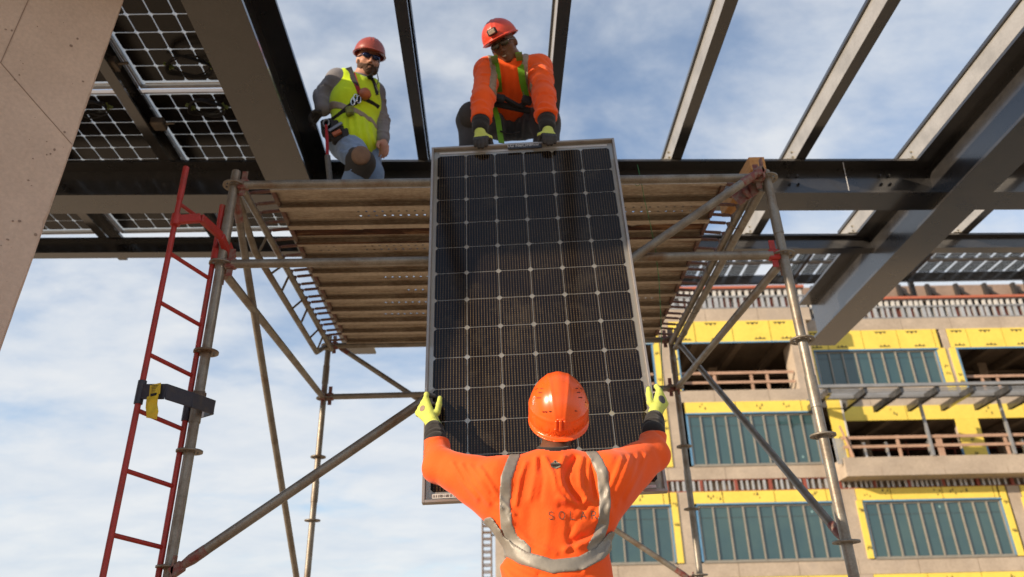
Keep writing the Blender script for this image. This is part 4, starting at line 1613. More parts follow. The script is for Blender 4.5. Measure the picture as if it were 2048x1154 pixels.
# far mast at the left end of the building
m = MB()
MA = thing('lattice_mast', (-1.4, 60, 0), 'slim rusty lattice mast seen below the left arm of the man in front', 'mast')
for dx in (0, 0.66):
    for dy in (0, 0.6):
        m.tube([(-1.71 + dx, 60 + dy, 0), (-1.71 + dx, 60 + dy, 11.6)], 0.06, 6)
m.build('upright', worn('mast_rust', (0.23, 0.16, 0.11), (0.16, 0.11, 0.08), 0.7, 0.2, 2, 0.4, 0.7), MA)
m = MB()
for i in range(24):
    z = 0.3 + i * 0.47
    m.bar((-1.71, 60, z), (-1.05, 60, z), 0.07, 0.10); m.bar((-1.71, 60.6, z + .2), (-1.05, 60.6, z + .2), 0.06, 0.08)
    m.bar((-1.71, 60, z), (-1.71, 60.6, z + .2), 0.05, 0.05); m.bar((-1.05, 60, z), (-1.05, 60.6, z + .2), 0.05, 0.05)
m.box((-1.05, 60.2, 10.0), (-0.6, 60.3, 10.12))
m.build('rung', MATS['mast_rust'], MA)
# ------------------------------------------------------------------ people
def fr(f, u=(0, 0, 1)):
    f = Vector(f).normalized()
    r = f.cross(Vector(u)).normalized()
    u = r.cross(f)
    return np.array([[r.x, f.x, u.x], [r.y, f.y, u.y], [r.z, f.z, u.z]])
def loc(c, M, p):
    return Vector(np.array(tuple(c)) + M @ np.array(p, float))

ORANGE = fabric('hi_vis_orange', (0.90, 0.108, 0.010), (0.80, 0.085, 0.009), 140, 0.22, 0.8, 5)
TAPE = worn('reflective_tape', (0.27, 0.25, 0.215), (0.22, 0.205, 0.18), 0.5, 0.12, 40, 0.4, 0.7, 0.12, 0.12)
BLKCLOTH = fabric('black_cloth', (0.022, 0.020, 0.019), None, 120, 0.3)
GLOVE = fabric('lime_glove_knit', (0.56, 0.62, 0.12), (0.48, 0.54, 0.11), 220, 0.3, 0.8, 12)
GRIP = plain('grey_glove_palm', (0.075, 0.072, 0.075), 0.6)
SKIN_D = worn('dark_skin', (0.155, 0.068, 0.036), (0.12, 0.05, 0.028), 0.48, 0, 30, 0.4, 0.7, 0.12, 0.1, 0.4)
SKIN_L = worn('light_skin', (0.50, 0.255, 0.165), (0.46, 0.20, 0.13), 0.5, 0, 30, 0.4, 0.7, 0.12, 0.1, 0.4)
HATO = worn('orange_hat_shell', (0.88, 0.115, 0.014), (0.84, 0.105, 0.014), 0.27, 0, 8, 0.4, 0.7, 0.06, 0.015, 0.5, rvar=0.08, scale2=200, alt2=(0.74, 0.115, 0.022))
HATR = worn('red_hat_shell', (0.62, 0.055, 0.022), (0.52, 0.05, 0.022), 0.38, 0, 10, 0.4, 0.7, 0.15, 0.05, 0.5, alt2=(0.66, 0.10, 0.06))
HATB = worn('brown_red_hat_shell', (0.33, 0.055, 0.028), (0.26, 0.045, 0.025), 0.33, 0, 10, 0.4, 0.7, 0.15, 0.05, 0.5)
DENIM = fabric('blue_denim', (0.20, 0.30, 0.47), (0.14, 0.215, 0.35), 180, 0.3, 0.9, 9)
DARKJ = fabric('charcoal_denim', (0.055, 0.061, 0.074), (0.08, 0.086, 0.10), 180, 0.3, 0.9, 9)
GREYK = fabric('grey_sweatshirt', (0.20, 0.19, 0.20), (0.16, 0.155, 0.165), 150, 0.3, 0.9, 9)
LIME = fabric('lime_vest_mesh', (0.58, 0.78, 0.014), (0.50, 0.70, 0.012), 160, 0.2, 0.8, 7)
GREENS = fabric('green_webbing', (0.13, 0.36, 0.022), None, 120, 0.2)
REDS = fabric('red_webbing', (0.33, 0.018, 0.03), None, 120, 0.2)
BOOT = worn('work_boot_leather', (0.10, 0.062, 0.035), (0.07, 0.045, 0.028), 0.6, 0, 20, 0.4, 0.7, 0.3, 0.2)
LENS = plain('mirrored_lens', (0.015, 0.03, 0.10), 0.06, 0.6, 0.9)
CLEAR = plain('smoked_lens', (0.05, 0.042, 0.035), 0.08, 0.0, 0.8)
HAIR = fabric('brown_beard', (0.075, 0.038, 0.022), None, 260, 0.6)

def head_field(F, c, M, neck_to, smile=False):
    E = lambda p, r, k=0.012, op='u': F.ell(loc(c, M, p), r, M, k, op)
    E((0, -0.010, 0.028), (0.076, 0.096, 0.100))
    E((0, 0.030, -0.040), (0.060, 0.064, 0.070), 0.02)
    E((0, 0.066, -0.096), (0.026, 0.022, 0.020), 0.025)
    for s in (-1, 1):
        E((s * 0.042, 0.055, -0.028), (0.026, 0.026, 0.022), 0.02)          # cheek bone
        E((s * 0.050, 0.020, -0.078), (0.018, 0.035, 0.020), 0.02)          # jaw corner
        E((s * 0.031, 0.098, 0.004), (0.016, 0.014, 0.011), 0.008, 's')     # eye socket
        E((s * 0.031, 0.083, 0.003), (0.0135, 0.012, 0.012), 0.003)         # eye ball under lid
        E((s * 0.030, 0.088, 0.022), (0.022, 0.010, 0.007), 0.008)          # brow
        E((s * 0.078, -0.012, -0.012), (0.009, 0.020, 0.032), 0.004)        # ear
        E((s * 0.013, 0.103, -0.040), (0.008, 0.009, 0.007), 0.006)         # nostril wing
    F.cone(loc(c, M, (0, 0.090, 0.010)), loc(c, M, (0, 0.113, -0.036)), 0.008, 0.012, 0.008)
    E((0, 0.090, -0.064), (0.025, 0.011, 0.006), 0.006)
    E((0, 0.087, -0.077), (0.022, 0.011, 0.007), 0.006)
    F.cone(loc(c, M, (-0.022, 0.097, -0.0705)), loc(c, M, (0.022, 0.097, -0.0705)), 0.0022, 0.0022, 0.003, 's')
    a = loc(c, M, (0, -0.022, -0.045))
    F.cone(a, neck_to, 0.054, 0.060, 0.03)

def hat(c, M, mat, parent, climbing=False, brim=0.0, lo=None):
    F = Field(Vector(c) - Vector((.23, .23, .23)), Vector(c) + Vector((.23, .23, .23)), 0.0035)
    rx, ry, rz = (0.1185, 0.150, 0.152) if climbing else (0.112, 0.138, 0.118)
    F.ell(c, (rx, ry, rz), M, 0.0)
    F.plane(loc(c, M, (0, 0, -0.036 if climbing else -0.012)), M @ np.array((0, 0.12 if climbing else 0.0, -1.0)), 0.004)
    if climbing:
        F.ell(loc(c, M, (0, -0.02, -0.034)), (rx + 0.001, ry - 0.006, 0.011), fr(M @ np.array((0, 1, 0.12)), M @ np.array((0, -0.12, 1))), 0.010)
        F.ell(loc(c, M, (0, 0.10, -0.012)), (0.085, 0.085, 0.010), M, 0.012)
        for s in (-1, 1):
            pts = []
            for t in np.linspace(0, 1, 14):
                a = math.radians(35 + 140 * t)
                y = math.cos(a) * ry
                x = s * (0.040 - 0.026 * max(0, (t - 0.35) / 0.65) ** 1.2)
                z = rz * math.sqrt(max(0, 1 - (x / rx) ** 2 - (y / ry) ** 2))
                pts.append(loc(c, M, (x, y, z)))
            F.fold(pts, 0.0030, 0.0065)
        pts = [loc(c, M, (0, math.cos(math.radians(a)) * ry, math.sin(math.radians(a)) * rz)) for a in range(60, 165, 9)]
        F.fold(pts, 0.0022, 0.016)
        for s in (-1, 1):
            pts = [loc(c, M, (s * rx * math.cos(math.radians(a)) * 0.985, ry * math.sin(math.radians(a)) * 0.985, 0.028 + 0.006 * math.cos(math.radians(a * 2)))) for a in range(-75, 50, 8)]
            F.fold(pts, 0.0028, 0.006)
    else:
        F.ell(loc(c, M, (0, 0.0, -0.008)), (rx + 0.010, ry + 0.010, 0.007), M, 0.008)
        F.ell(loc(c, M, (0, 0.110, -0.010)), (0.085, 0.062 + brim, 0.007), M, 0.010)
        for x in (-0.028, 0.0, 0.028):
            pts = [loc(c, M, (x, math.cos(math.radians(a)) * ry, math.sin(math.radians(a)) * math.sqrt(1 - (x / rx) ** 2) * rz)) for a in range(35, 150, 9)]
            F.fold(pts, 0.004 if x == 0 else 0.002, 0.008)
    F.ell(loc(c, M, (0, 0, -0.012)), (rx - 0.006, ry - 0.006, rz - 0.012), M, 0.002, 's')
    return F.mesh('hard_hat', mat, parent)

def hand_field(F, wrist, ki, kp, dirs, thumb, r=0.0105, lens=(0.090, 0.100, 0.094, 0.074), back=None):
    wrist, ki, kp = Vector(wrist), Vector(ki), Vector(kp)
    mid = (ki + kp) / 2
    F.cone(wrist - (mid - wrist).normalized() * 0.03, wrist, 0.030, 0.029, 0.01)
    for t in (0.0, 0.33, 0.66, 1.0):
        k = ki.lerp(kp, t)
        F.cone(wrist.lerp(k, 0.12), k, 0.021, 0.0135, 0.016)
    for i, t in enumerate((0.0, 0.33, 0.66, 1.0)):
        k = ki.lerp(kp, t)
        p = k
        rr = r * (1.0, 1.05, 1.0, 0.88)[i]
        pts, rs = [k], [rr * 1.18]
        for j, (d, f) in enumerate(zip(dirs[i] if isinstance(dirs[0], list) else dirs, (0.45, 0.30, 0.25))):
            p = p + Vector(d).normalized() * lens[i] * f
            pts.append(p); rs.append(rr * (1.08, 0.98, 0.82)[j])
        F.chain(pts, rs, 0.004)
    th = [Vector(p) for p in thumb]
    F.chain([wrist.lerp(mid, 0.25)] + th, [0.019] + [0.0135, 0.0125, 0.0105, 0.009][:len(th)], 0.008)

def boots(parent, spots, z):
    m = None
    for (x, y, yaw) in spots:
        F = Field((x - .2, y - .2, z - .01), (x + .2, y + .2, z + .22), 0.006)
        d = Vector((math.sin(yaw), -math.cos(yaw), 0))
        b = Vector((x, y, z))
        F.cone(b + d * 0.15 + Vector((0, 0, 0.045)), b - d * 0.02 + Vector((0, 0, 0.06)), 0.042, 0.05, 0.03)
        F.cone(b - d * 0.03 + Vector((0, 0, 0.05)), b - d * 0.01 + Vector((0, 0, 0.20)), 0.05, 0.055, 0.03)
        F.rbox(b + d * 0.055 + Vector((0, 0, 0.014)), (0.048, 0.145, 0.014), 0.01, fr(d), 0.01)
        F.plane((x, y, z + 0.001), (0, 0, -1), 0.001)
        F.mesh('boot', BOOT, parent)

def tape(F, name, pts, hw, mat, parent, th=0.004, flat=(1, 0, 1), side=None, depth=0.018):
    G = F.copy()
    full = tuple(slice(0, q) for q in G.n)
    d = G.segdist(full, [tuple(p) for p in pts], flat)
    D = np.maximum(G.D - th, d - hw)
    D = np.maximum(D, -(F.D + depth))
    if side is not None:
        p, n = np.array(tuple(side[0])), np.array(side[1], float)
        X, Y, Z = G.grid(full)
        D = np.maximum(D, (X - p[0]) * n[0] + (Y - p[1]) * n[1] + (Z - p[2]) * n[2])
    G.D = D.astype(np.float32)
    return G.mesh(name, mat, parent)

# ================================================================== man in front, back to the viewer
def man_front():
    feet = Vector((0.18, 2.92, 0))
    HMt = fr((0.03, 0.72, 0.69), (0, -0.69, 0.72)); hatc = at(1117, 821, 2.92); hc = loc(hatc, HMt, (0, 0.005, -0.045))
    neck = Vector((0.188, 2.885, 1.475))
    shL, shR = Vector((-0.015, 2.875, 1.380)), Vector((0.395, 2.875, 1.395))
    elL, elR = at(880, 930, 3.04), at(1303, 905, 3.04)
    wrL, wrR = at(868, 858, 3.20), at(1309, 838, 3.19)
    # body: one continuous figure under the clothes
    B = Field((-0.45, 2.60, -0.01), (0.80, 3.35, 1.85), 0.0085)
    head_field(B, hc, HMt, neck)
    B.cone(neck, (0.185, 2.90, 1.36), 0.052, 0.075, 0.03)
    B.ell((0.185, 2.92, 1.25), (0.165, 0.10, 0.22), None, 0.05)
    B.ell((0.185, 2.92, 1.00), (0.150, 0.095, 0.18), None, 0.05)
    for s, sh, el, wr in ((-1, shL, elL, wrL), (1, shR, elR, wrR)):
        B.chain([sh, el, wr], [0.055, 0.040, 0.028], 0.04)
        B.chain([(0.185 + s * 0.09, 2.92, 0.92), (0.185 + s * 0.11, 2.93, 0.50), (0.185 + s * 0.115, 2.90, 0.09)], [0.085, 0.055, 0.038], 0.03)
        B.cone((0.185 + s * 0.115, 2.90, 0.05), (0.185 + s * 0.12, 3.03, 0.035), 0.035, 0.03, 0.02)
    body = B.mesh('person', SKIN_D, None, feet)
    tag(body, 'man seen from behind in orange hard hat and long-sleeved orange shirt lifting the panel', 'person')

    # shirt
    F = Field((-0.44, 2.60, 0.80), (0.82, 3.33, 1.62), 0.0058)
    F.ell((0.188, 2.915, 1.300), (0.200, 0.122, 0.205), None, 0.05)
    F.ell((0.185, 2.885, 1.330), (0.165, 0.105, 0.155), None, 0.06)
    F.ell((0.185, 2.915, 1.060), (0.196, 0.130, 0.240), None, 0.07)
    F.ell((0.185, 2.915, 0.93), (0.208, 0.140, 0.16), None, 0.06)
    F.cone((0.185, 2.875, 1.37), (0.188, 2.880, 1.432), 0.105, 0.070, 0.05)
    for sh, el, wr, lat, s in ((shL, elL, wrL, Vector((0.03, 2.90, 1.27)), -1), (shR, elR, wrR, Vector((0.345, 2.90, 1.28)), 1)):
        F.cone(neck + Vector((s * .05, 0, -.056)), sh + Vector((0, 0, 0.008)), 0.065, 0.080, 0.05)
        F.cone(sh, el, 0.088, 0.060, 0.045)
        F.cone(lat, el.lerp(sh, 0.25) + Vector((0, 0, -0.03)), 0.085, 0.050, 0.06)
        F.cone(el, el.lerp(wr, 0.74), 0.059, 0.049, 0.035)
        F.ell(el + Vector((s * 0.006, -0.010, -0.014)), (0.058, 0.058, 0.056), None, 0.03)
    bz = 2.80
    def B2(*pp):
        return [at(x, y, bz) for x, y in pp]
    # cloth folds on the back, traced as ridges and valleys of the fabric
    fl = (1, 0, 1)
    for pp, h, w_ in (
        (((1052, 925), (1040, 960), (1032, 1010)), 0.007, 0.010), (((1072, 915), (1070, 950), (1060, 1000)), 0.006, 0.010),
        (((1090, 915), (1105, 950), (1112, 985), (1130, 1005)), 0.007, 0.010), (((1080, 920), (1086, 960), (1080, 1000)), -0.005, 0.010),
        (((1150, 915), (1136, 940), (1130, 960), (1140, 985), (1160, 1004)), -0.013, 0.013), (((1165, 915), (1158, 945), (1160, 975), (1172, 1000)), 0.009, 0.014),
        (((1128, 915), (1118, 945), (1122, 975), (1142, 1000)), 0.008, 0.012), (((1182, 930), (1185, 960), (1190, 1000)), -0.007, 0.010),
        (((1180, 918), (1178, 950), (1176, 985)), 0.006, 0.009), (((1115, 1000), (1145, 1010), (1180, 1003)), 0.006, 0.011),
        (((1120, 1015), (1150, 1020), (1182, 1010)), -0.005, 0.010), (((1018, 1045), (1060, 1085), (1110, 1108)), 0.006, 0.014),
        (((1130, 1100), (1170, 1088), (1206, 1065)), 0.009, 0.013), (((1140, 1085), (1175, 1070), (1205, 1045)), -0.007, 0.012),
        (((1000, 1090), (1030, 1125), (1075, 1150)), -0.007, 0.013), (((995, 1120), (1020, 1150), (1050, 1175)), 0.008, 0.014),
        (((1170, 1140), (1200, 1120), (1225, 1085)), 0.008, 0.013), (((1080, 1150), (1120, 1165), (1170, 1160)), -0.006, 0.014),
        (((1140, 1040), (1138, 1070), (1146, 1100)), -0.005, 0.014), (((1100, 1030), (1098, 1070), (1090, 1105)), 0.003, 0.02),
        (((1060, 1020), (1058, 1060), (1066, 1095)), -0.003, 0.02), (((1205, 945), (1216, 985), (1222, 1025)), 0.005, 0.012),
    ):
        F.fold(B2(*pp), h * 1.35, w_ * 0.85, fl)
    # sleeve folds
    def onarm(a, b, t, ang, r):
        d = (b - a).normalized()
        x = d.cross(Vector((0, 0, 1))).normalized(); u = x.cross(d)
        return a.lerp(b, t) + (x * math.cos(ang) + u * math.sin(ang)) * r
    R = random.Random(4)
    for sh, el, wr, s in ((shL, elL, wrL, -1), (shR, elR, wrR, 1)):
        for k in range(3):
            t0 = 0.08 + 0.095 * k
            a0 = R.uniform(0, 6.28)
            pts = [onarm(sh, el, t0 + 0.12 * j * R.uniform(.6, 1.1) * (1 if k % 2 else -0.5), a0 + j * 0.55, 0.088 - 0.025 * t0) for j in range(5)]
            F.fold(pts, R.choice((0.005, -0.005)), R.uniform(0.008, 0.012))
        for k in range(8):
            t0 = -0.05 + 0.10 * k
            a0 = R.uniform(0, 6.28)
            pts = [onarm(el, wr, t0 + 0.05 * j * R.uniform(-.6, 1), a0 + j * 0.5, 0.060 - 0.012 * t0) for j in range(5)]
            F.fold(pts, R.choice((0.006, 0.005, -0.006)), R.uniform(0.006, 0.009))
    for yy in range(4):
        F.fold([at(905 + 18 * yy, 928 + 5 * yy, 2.93 - .01 * yy), at(925 + 22 * yy, 965 + 10 * yy, 2.90 - .01 * yy), at(955 + 24 * yy, 1000 + 12 * yy, 2.87)], 0.0075, 0.0085, fl)
        F.fold([at(915 + 18 * yy, 930 + 5 * yy, 2.93 - .01 * yy), at(938 + 22 * yy, 968 + 10 * yy, 2.90 - .01 * yy), at(965 + 24 * yy, 1000 + 12 * yy, 2.87)], -0.0025, 0.008, fl)
        F.fold([at(1290 - 18 * yy, 915 + 6 * yy, 2.93), at(1275 - 20 * yy, 955 + 12 * yy, 2.90), at(1250 - 20 * yy, 1000 + 14 * yy, 2.87)], 0.007, 0.010, fl)
        F.fold([at(1280 - 18 * yy, 915 + 6 * yy, 2.93), at(1263 - 20 * yy, 955 + 12 * yy, 2.90), at(1240 - 20 * yy, 1000 + 14 * yy, 2.87)], -0.004, 0.009, fl)
    for k in range(5):                                        # small drag lines toward the armpits and waist
        s = -1 if k % 2 else 1
        x0 = 1110 + s * R.uniform(20, 95); y0 = R.uniform(960, 1120)
        pts = [(x0 + s * 9 * j + R.uniform(-3, 3), y0 - 13 * j + R.uniform(-3, 3)) for j in range(4)]
        F.fold(B2(*pts), R.choice((0.005, -0.006)), 0.0075, fl)
    F.ripple(0.0016, 52, 2)
    # cut sleeves at the cuffs, neck opening
    shirt_full = F.copy()
    for el, wr in ((elL, wrL), (elR, wrR)):
        d = (wr - el).normalized()
        q = el.lerp(wr, 0.70)
        X, Y, Z = F.grid(tuple(slice(0, n) for n in F.n))
        cut = (X - q.x) * d.x + (Y - q.y) * d.y + (Z - q.z) * d.z
        near = np.sqrt((X - q.x) ** 2 + (Y - q.y) ** 2 + (Z - q.z) ** 2) - 0.14
        F.D = np.maximum(F.D, -np.maximum(-cut, near)).astype(np.float32)
    F.cone((0.190, 2.885, 1.434), (0.192, 2.89, 1.60), 0.062, 0.085, 0.004, 's')
    F.mesh('shirt', ORANGE, body)
    # reflective tape
    tape(F, 'reflective_tape', B2((1030, 905), (1012, 960), (1010, 1010), (1013, 1050), (1028, 1078), (1052, 1100)), 0.0215, TAPE, body, 0.003)
    tape(F, 'reflective_tape', B2((1185, 900), (1205, 950), (1210, 1000), (1208, 1045), (1198, 1075), (1186, 1095)), 0.0215, TAPE, body, 0.003)
    tape(F, 'reflective_tape', B2((975, 1040), (1000, 1080), (1045, 1114), (1105, 1134), (1160, 1128), (1200, 1105), (1232, 1070)), 0.0235, TAPE, body, 0.0075)
    # dark side zip on the right flank, side seam piping
    tape(F, 'side_zip', [at(1228, 1085, 2.9), at(1232, 1130, 2.9), at(1236, 1180, 2.9)], 0.006, BLKCLOTH, body, 0.004)
    # cuffs and neck band
    for el, wr in ((elL, wrL), (elR, wrR)):
        C = Field(el.lerp(wr, .8) - Vector((.17, .17, .19)), el.lerp(wr, .8) + Vector((.17, .17, .19)), 0.005)
        C.cone(el.lerp(wr, 0.60), el.lerp(wr, 0.98), 0.050, 0.041, 0.0)
        for k in range(6):
            t = 0.66 + 0.055 * k
            C.fold([onarm(el, wr, t + 0.02 * math.sin(j + k), j * 0.8 + k, 0.047 - 0.008 * (k / 6)) for j in range(5)], 0.004 * (1 if k % 2 else -1), 0.006)
        C.mesh('cuff', BLKCLOTH, body)
    N = Field((0.05, 2.75, 1.42), (0.34, 3.04, 1.66), 0.004)
    N.cone((0.187, 2.880, 1.42), (0.193, 2.892, 1.530), 0.075, 0.063, 0.0)
    N.plane((0.19, 2.89, 1.520), (0, -0.35, 1), 0.004)
    N.mesh('collar', BLKCLOTH, body)
    H = Field(hc - Vector((.16, .16, .22)), hc + Vector((.16, .16, .1)), 0.004)     # black skull cloth under the hat
    H.ell(loc(hc, HMt, (0, -0.012, 0.026)), (0.080, 0.100, 0.102), HMt, 0)
    H.ell(loc(hc, HMt, (0, -0.050, -0.040)), (0.066, 0.052, 0.055), HMt, 0.02)
    H.plane(loc(hc, HMt, (0, -0.005, -0.03)), HMt @ np.array((0, 1.0, -0.25)), 0.004)
    H.plane(loc(hc, HMt, (0, -0.06, -0.088)), HMt @ np.array((0, -0.3, -1.0)), 0.004)
    for k in range(6):
        H.fold([loc(hc, HMt, (0.07 * math.sin(a), -0.012 - 0.098 * math.cos(a), -0.012 - 0.011 * k + 0.012 * math.cos(2 * a))) for a in np.linspace(-1.2, 1.2, 9)], 0.004, 0.004)
    H.mesh('head_cloth', BLKCLOTH, body)
    # trousers
    T = Field((-0.1, 2.68, 0.02), (0.48, 3.16, 1.02), 0.008)
    T.ell((0.185, 2.92, 0.90), (0.172, 0.118, 0.14), None, 0.04)
    for s in (-1, 1):
        T.chain([(0.185 + s * 0.085, 2.92, 0.86), (0.185 + s * 0.11, 2.93, 0.50), (0.185 + s * 0.115, 2.905, 0.10)], [0.105, 0.078, 0.068], 0.03)
    T.plane((0, 0, 0.06), (0, 0, -1), 0.004)
    T.ripple(0.003, 45, 5)
    T.mesh('trousers', DARKJ, body)
    boots(body, ((0.07, 2.90, math.pi), (0.30, 2.90, math.pi)), 0.0)
    # gloves gripping the side rails
    for s in (-1, 1):
        if s < 0:
            w_ = at(866, 846, 3.215)
            ki, kp = at(852, 797, 3.262), at(836, 826, 3.262)
            edge_x, yb = -0.355, 3.36
            dirs = [[(-0.02, 0.62, 0.62), (0.35, 0.9, 0.1), (0.95, 0.2, 0)], [(-0.08, 0.85, 0.35), (0.5, 0.8, 0.05), (0.95, 0.1, 0)],
                    [(-0.08, 0.9, 0.2), (0.5, 0.85, 0.0), (0.95, 0.1, 0)], [(-0.06, 0.9, 0.1), (0.55, 0.8, 0.0), (0.95, 0.1, 0)]]
            th = [at(874, 825, 3.235), at(878, 809, 3.262), at(880, 796, 3.278)]
        else:
            w_ = at(1310, 828, 3.200)
            ki, kp = at(1318, 781, 3.245), at(1331, 808, 3.245)
            dirs = [[(-0.05, 0.62, 0.62), (-0.35, 0.9, 0.1), (-0.95, 0.2, 0)], [(0.05, 0.85, 0.35), (-0.5, 0.8, 0.05), (-0.95, 0.1, 0)],
                    [(0.08, 0.9, 0.2), (-0.5, 0.85, 0.0), (-0.95, 0.1, 0)], [(0.06, 0.9, 0.1), (-0.55, 0.8, 0.0), (-0.95, 0.1, 0)]]
            th = [at(1300, 805, 3.215), at(1298, 789, 3.235), at(1297, 777, 3.248)]
        mid = (ki + kp) / 2
        G = Field(mid - Vector((.13, .12, .15)), mid + Vector((.13, .16, .13)), 0.0028)
        hand_field(G, w_, ki, kp, dirs, th)
        for t in (0.0, 0.33, 0.66, 1.0):                      # knuckle bumps and creases
            k = ki.lerp(kp, t)
            G.fold([k + Vector((0, -0.012, 0.003)), k + Vector((0, -0.010, -0.004))], 0.003, 0.008)
        for q in range(4):
            a = w_.lerp(mid, 0.02 + 0.07 * q)
            G.fold([a + Vector((-0.03, -0.02, 0.004)), a + Vector((0, -0.03, -0.002)), a + Vector((0.03, -0.02, 0.003))], -0.0016, 0.004)
        gl = G.mesh('glove', GLOVE, body)
        # dark coated palm side showing at fingertips and thumb
        K = G.copy()
        X, Y, Z = K.grid(tuple(slice(0, n) for n in K.n))
        ref = mid.y + 0.026
        tip = Vector(th[2])
        dt = np.sqrt((X - tip.x) ** 2 + (Y - tip.y - 0.006) ** 2 + (Z - tip.z - 0.004) ** 2) - 0.0135
        K.D = np.maximum(K.D - 0.0012, np.minimum(ref - Y, dt)).astype(np.float32)
        K.mesh('palm_coating', GRIP, gl)
        Pm = MB()
        c = mid.lerp(w_, 0.25)
        if s < 0: c = at(843, 812, 3.2)
        else: c = at(1325, 797, 3.2)
        hp = G.hit(c - Vector((0, 0.06, 0)), (0, 1, 0))
        if hp is not None:
            L = G.copy()
            dd = np.sqrt((X - hp.x) ** 2 + ((Z - hp.z) * 0.8) ** 2) - (0.013 if s < 0 else 0.017)
            L.D = np.maximum(np.maximum(L.D - 0.0012, dd + 0 * Y), Y - mid.y - 0.0).astype(np.float32)
            L.mesh('knuckle_patch', plain('taupe_patch', (0.30, 0.21, 0.15), 0.7) if s < 0 else GRIP, gl)
    # helmet
    ht = hat(hatc, HMt, HATO, body, True)
    rx, ry, rz = 0.1185, 0.150, 0.152
    def onhat(x, y, off=0.0, top=True):
        z = rz * math.sqrt(max(0.0, 1 - (x / rx) ** 2 - (y / ry) ** 2))
        n = Vector((x / rx ** 2, y / ry ** 2, z / rz ** 2)).normalized()
        return loc(hatc, HMt, Vector((x, y, z)) + n * off), Vector(HMt @ np.array(n))
    m = MB()
    for s in (-1, 1):
        for (x, y, L_, w_) in ((0.073, -0.058, 0.020, 0.0035), (0.079, -0.070, 0.022, 0.0035), (0.0665, -0.048, 0.014, 0.003), (0.102, -0.05, 0.008, 0.003), (0.086, -0.020, 0.016, 0.003)):
            p, n = onhat(s * x, y, 0.0006)
            q, _ = onhat(s * (x - 0.012), y - 0.012, 0.0006)
            d = (q - p).normalized()
            m.bar(p - d * L_ / 2, p + d * L_ / 2, w_, 0.002, 0, up=n)
    for (x, y) in ((-0.060, -0.118), (-0.035, -0.130), (-0.050, -0.124), (0.058, -0.118)):
        p, n = onhat(x, y, 0.0006)
        m.bar(p - Vector((0.007, 0, 0)), p + Vector((0.007, 0, -0.002)), 0.004, 0.002, 0, up=n)
    m.build('vent_slot', plain('dark_slot', (0.16, 0.022, 0.006), 0.8), ht)
    m = MB()                                                     # worn white print on the left side
    vs, fs = text_mesh('OP', 0.026, 1.0)
    p, n = onhat(-0.098, -0.050, 0.0012)
    up = Vector((0.25, -0.25, 0.93)); rt = up.cross(n).normalized(); up = n.cross(rt)
    for i, ch in enumerate(vs):
        pass
    m.add([p - up * v.x + rt * v.y for v in vs], fs)
    m.build('print', plain('white_print', (0.75, 0.6, 0.5), 0.6), ht)
    m = MB()
    p0 = loc(hatc, HMt, (0, -ry * 0.985, 0.004)); axx, axy, axz = (Vector(HMt[:, i]) for i in range(3))
    m.obox(p0 + axz * 0.010 - axy * 0.006, axx * 0.005, axy * 0.008, axz * 0.022, 0, 0.002)
    for s in (-1, 1):
        m.obox(p0 + axx * s * 0.016 + axz * (0.012) - axy * 0.004, axx * 0.004, axy * 0.007, axz * 0.018, 0, 0.002)
    m.obox(p0 + axz * 0.030 + axy * 0.004, axx * 0.013, axy * 0.006, axz * 0.004, 0, 0.002)
    m.obox(p0 - axz * 0.010 + axy * 0.002, axx * 0.022, axy * 0.006, axz * 0.004, 0, 0.002)
    m.build('lamp_clip', HATO, ht)
    m = MB()
    p1 = loc(hc, HMt, (0, -0.112, -0.020))
    m.obox(p1, axx * 0.022, axy * 0.010, axz * 0.014, 0, 0.004)
    m.tube([p1 - axy * 0.008, p1 - axy * 0.018], 0.0135, 16, 1)
    for s in (-1, 1):
        m.bar(p1 + axx * s * 0.02, loc(hc, HMt, (s * 0.078, -0.055, -0.004)), 0.004, 0.020, 2, up=axz)
    m.build('adjuster', [plain('grey_knob_base', (0.22, 0.20, 0.19), 0.5), HATO, plain('taupe_strap', (0.25, 0.15, 0.11), 0.6)], ht)
    # lettering and badge on the back
    def stick(vs, fs, cx, cy, name, mat, rot=0.0, off=0.0012, mi=None):
        m = MB()
        out = []
        for v in vs:
            x = cx + v[0] * math.cos(rot) - v[1] * math.sin(rot); z = cy + v[0] * math.sin(rot) + v[1] * math.cos(rot)
            h = F.hit((x, 2.62, z), (0, 1, 0))
            out.append(h + Vector((0, -off - 0.0015, 0)) if h is not None else Vector((x, 2.8, z)))
        m.add(out, fs)
        return m.build(name, mat, body)
    c = at(1145, 1031, 2.79)
    GREYP = plain('grey_print', (0.13, 0.085, 0.06), 0.7)
    def stroke_letters(word, h, gap, wd=0.0016):
        """thin sans capitals drawn as strokes"""
        S = {'S': [[(.85, .85), (.6, 1), (.3, .98), (.12, .8), (.25, .58), (.7, .45), (.88, .22), (.7, .03), (.35, 0), (.1, .15)]],
             'O': [[(.5 + .48 * math.cos(a), .5 + .5 * math.sin(a)) for a in np.linspace(0, 6.2832, 17)]],
             'L': [[(.15, 1), (.15, 0), (.8, 0)]], 'A': [[(.02, 0), (.5, 1), (.98, 0)], [(.2, .36), (.8, .36)]],
             'R': [[(.15, 0), (.15, 1), (.6, 1), (.82, .86), (.82, .64), (.6, .5), (.15, .5)], [(.55, .5), (.88, 0)]]}
        vs, fs = [], []
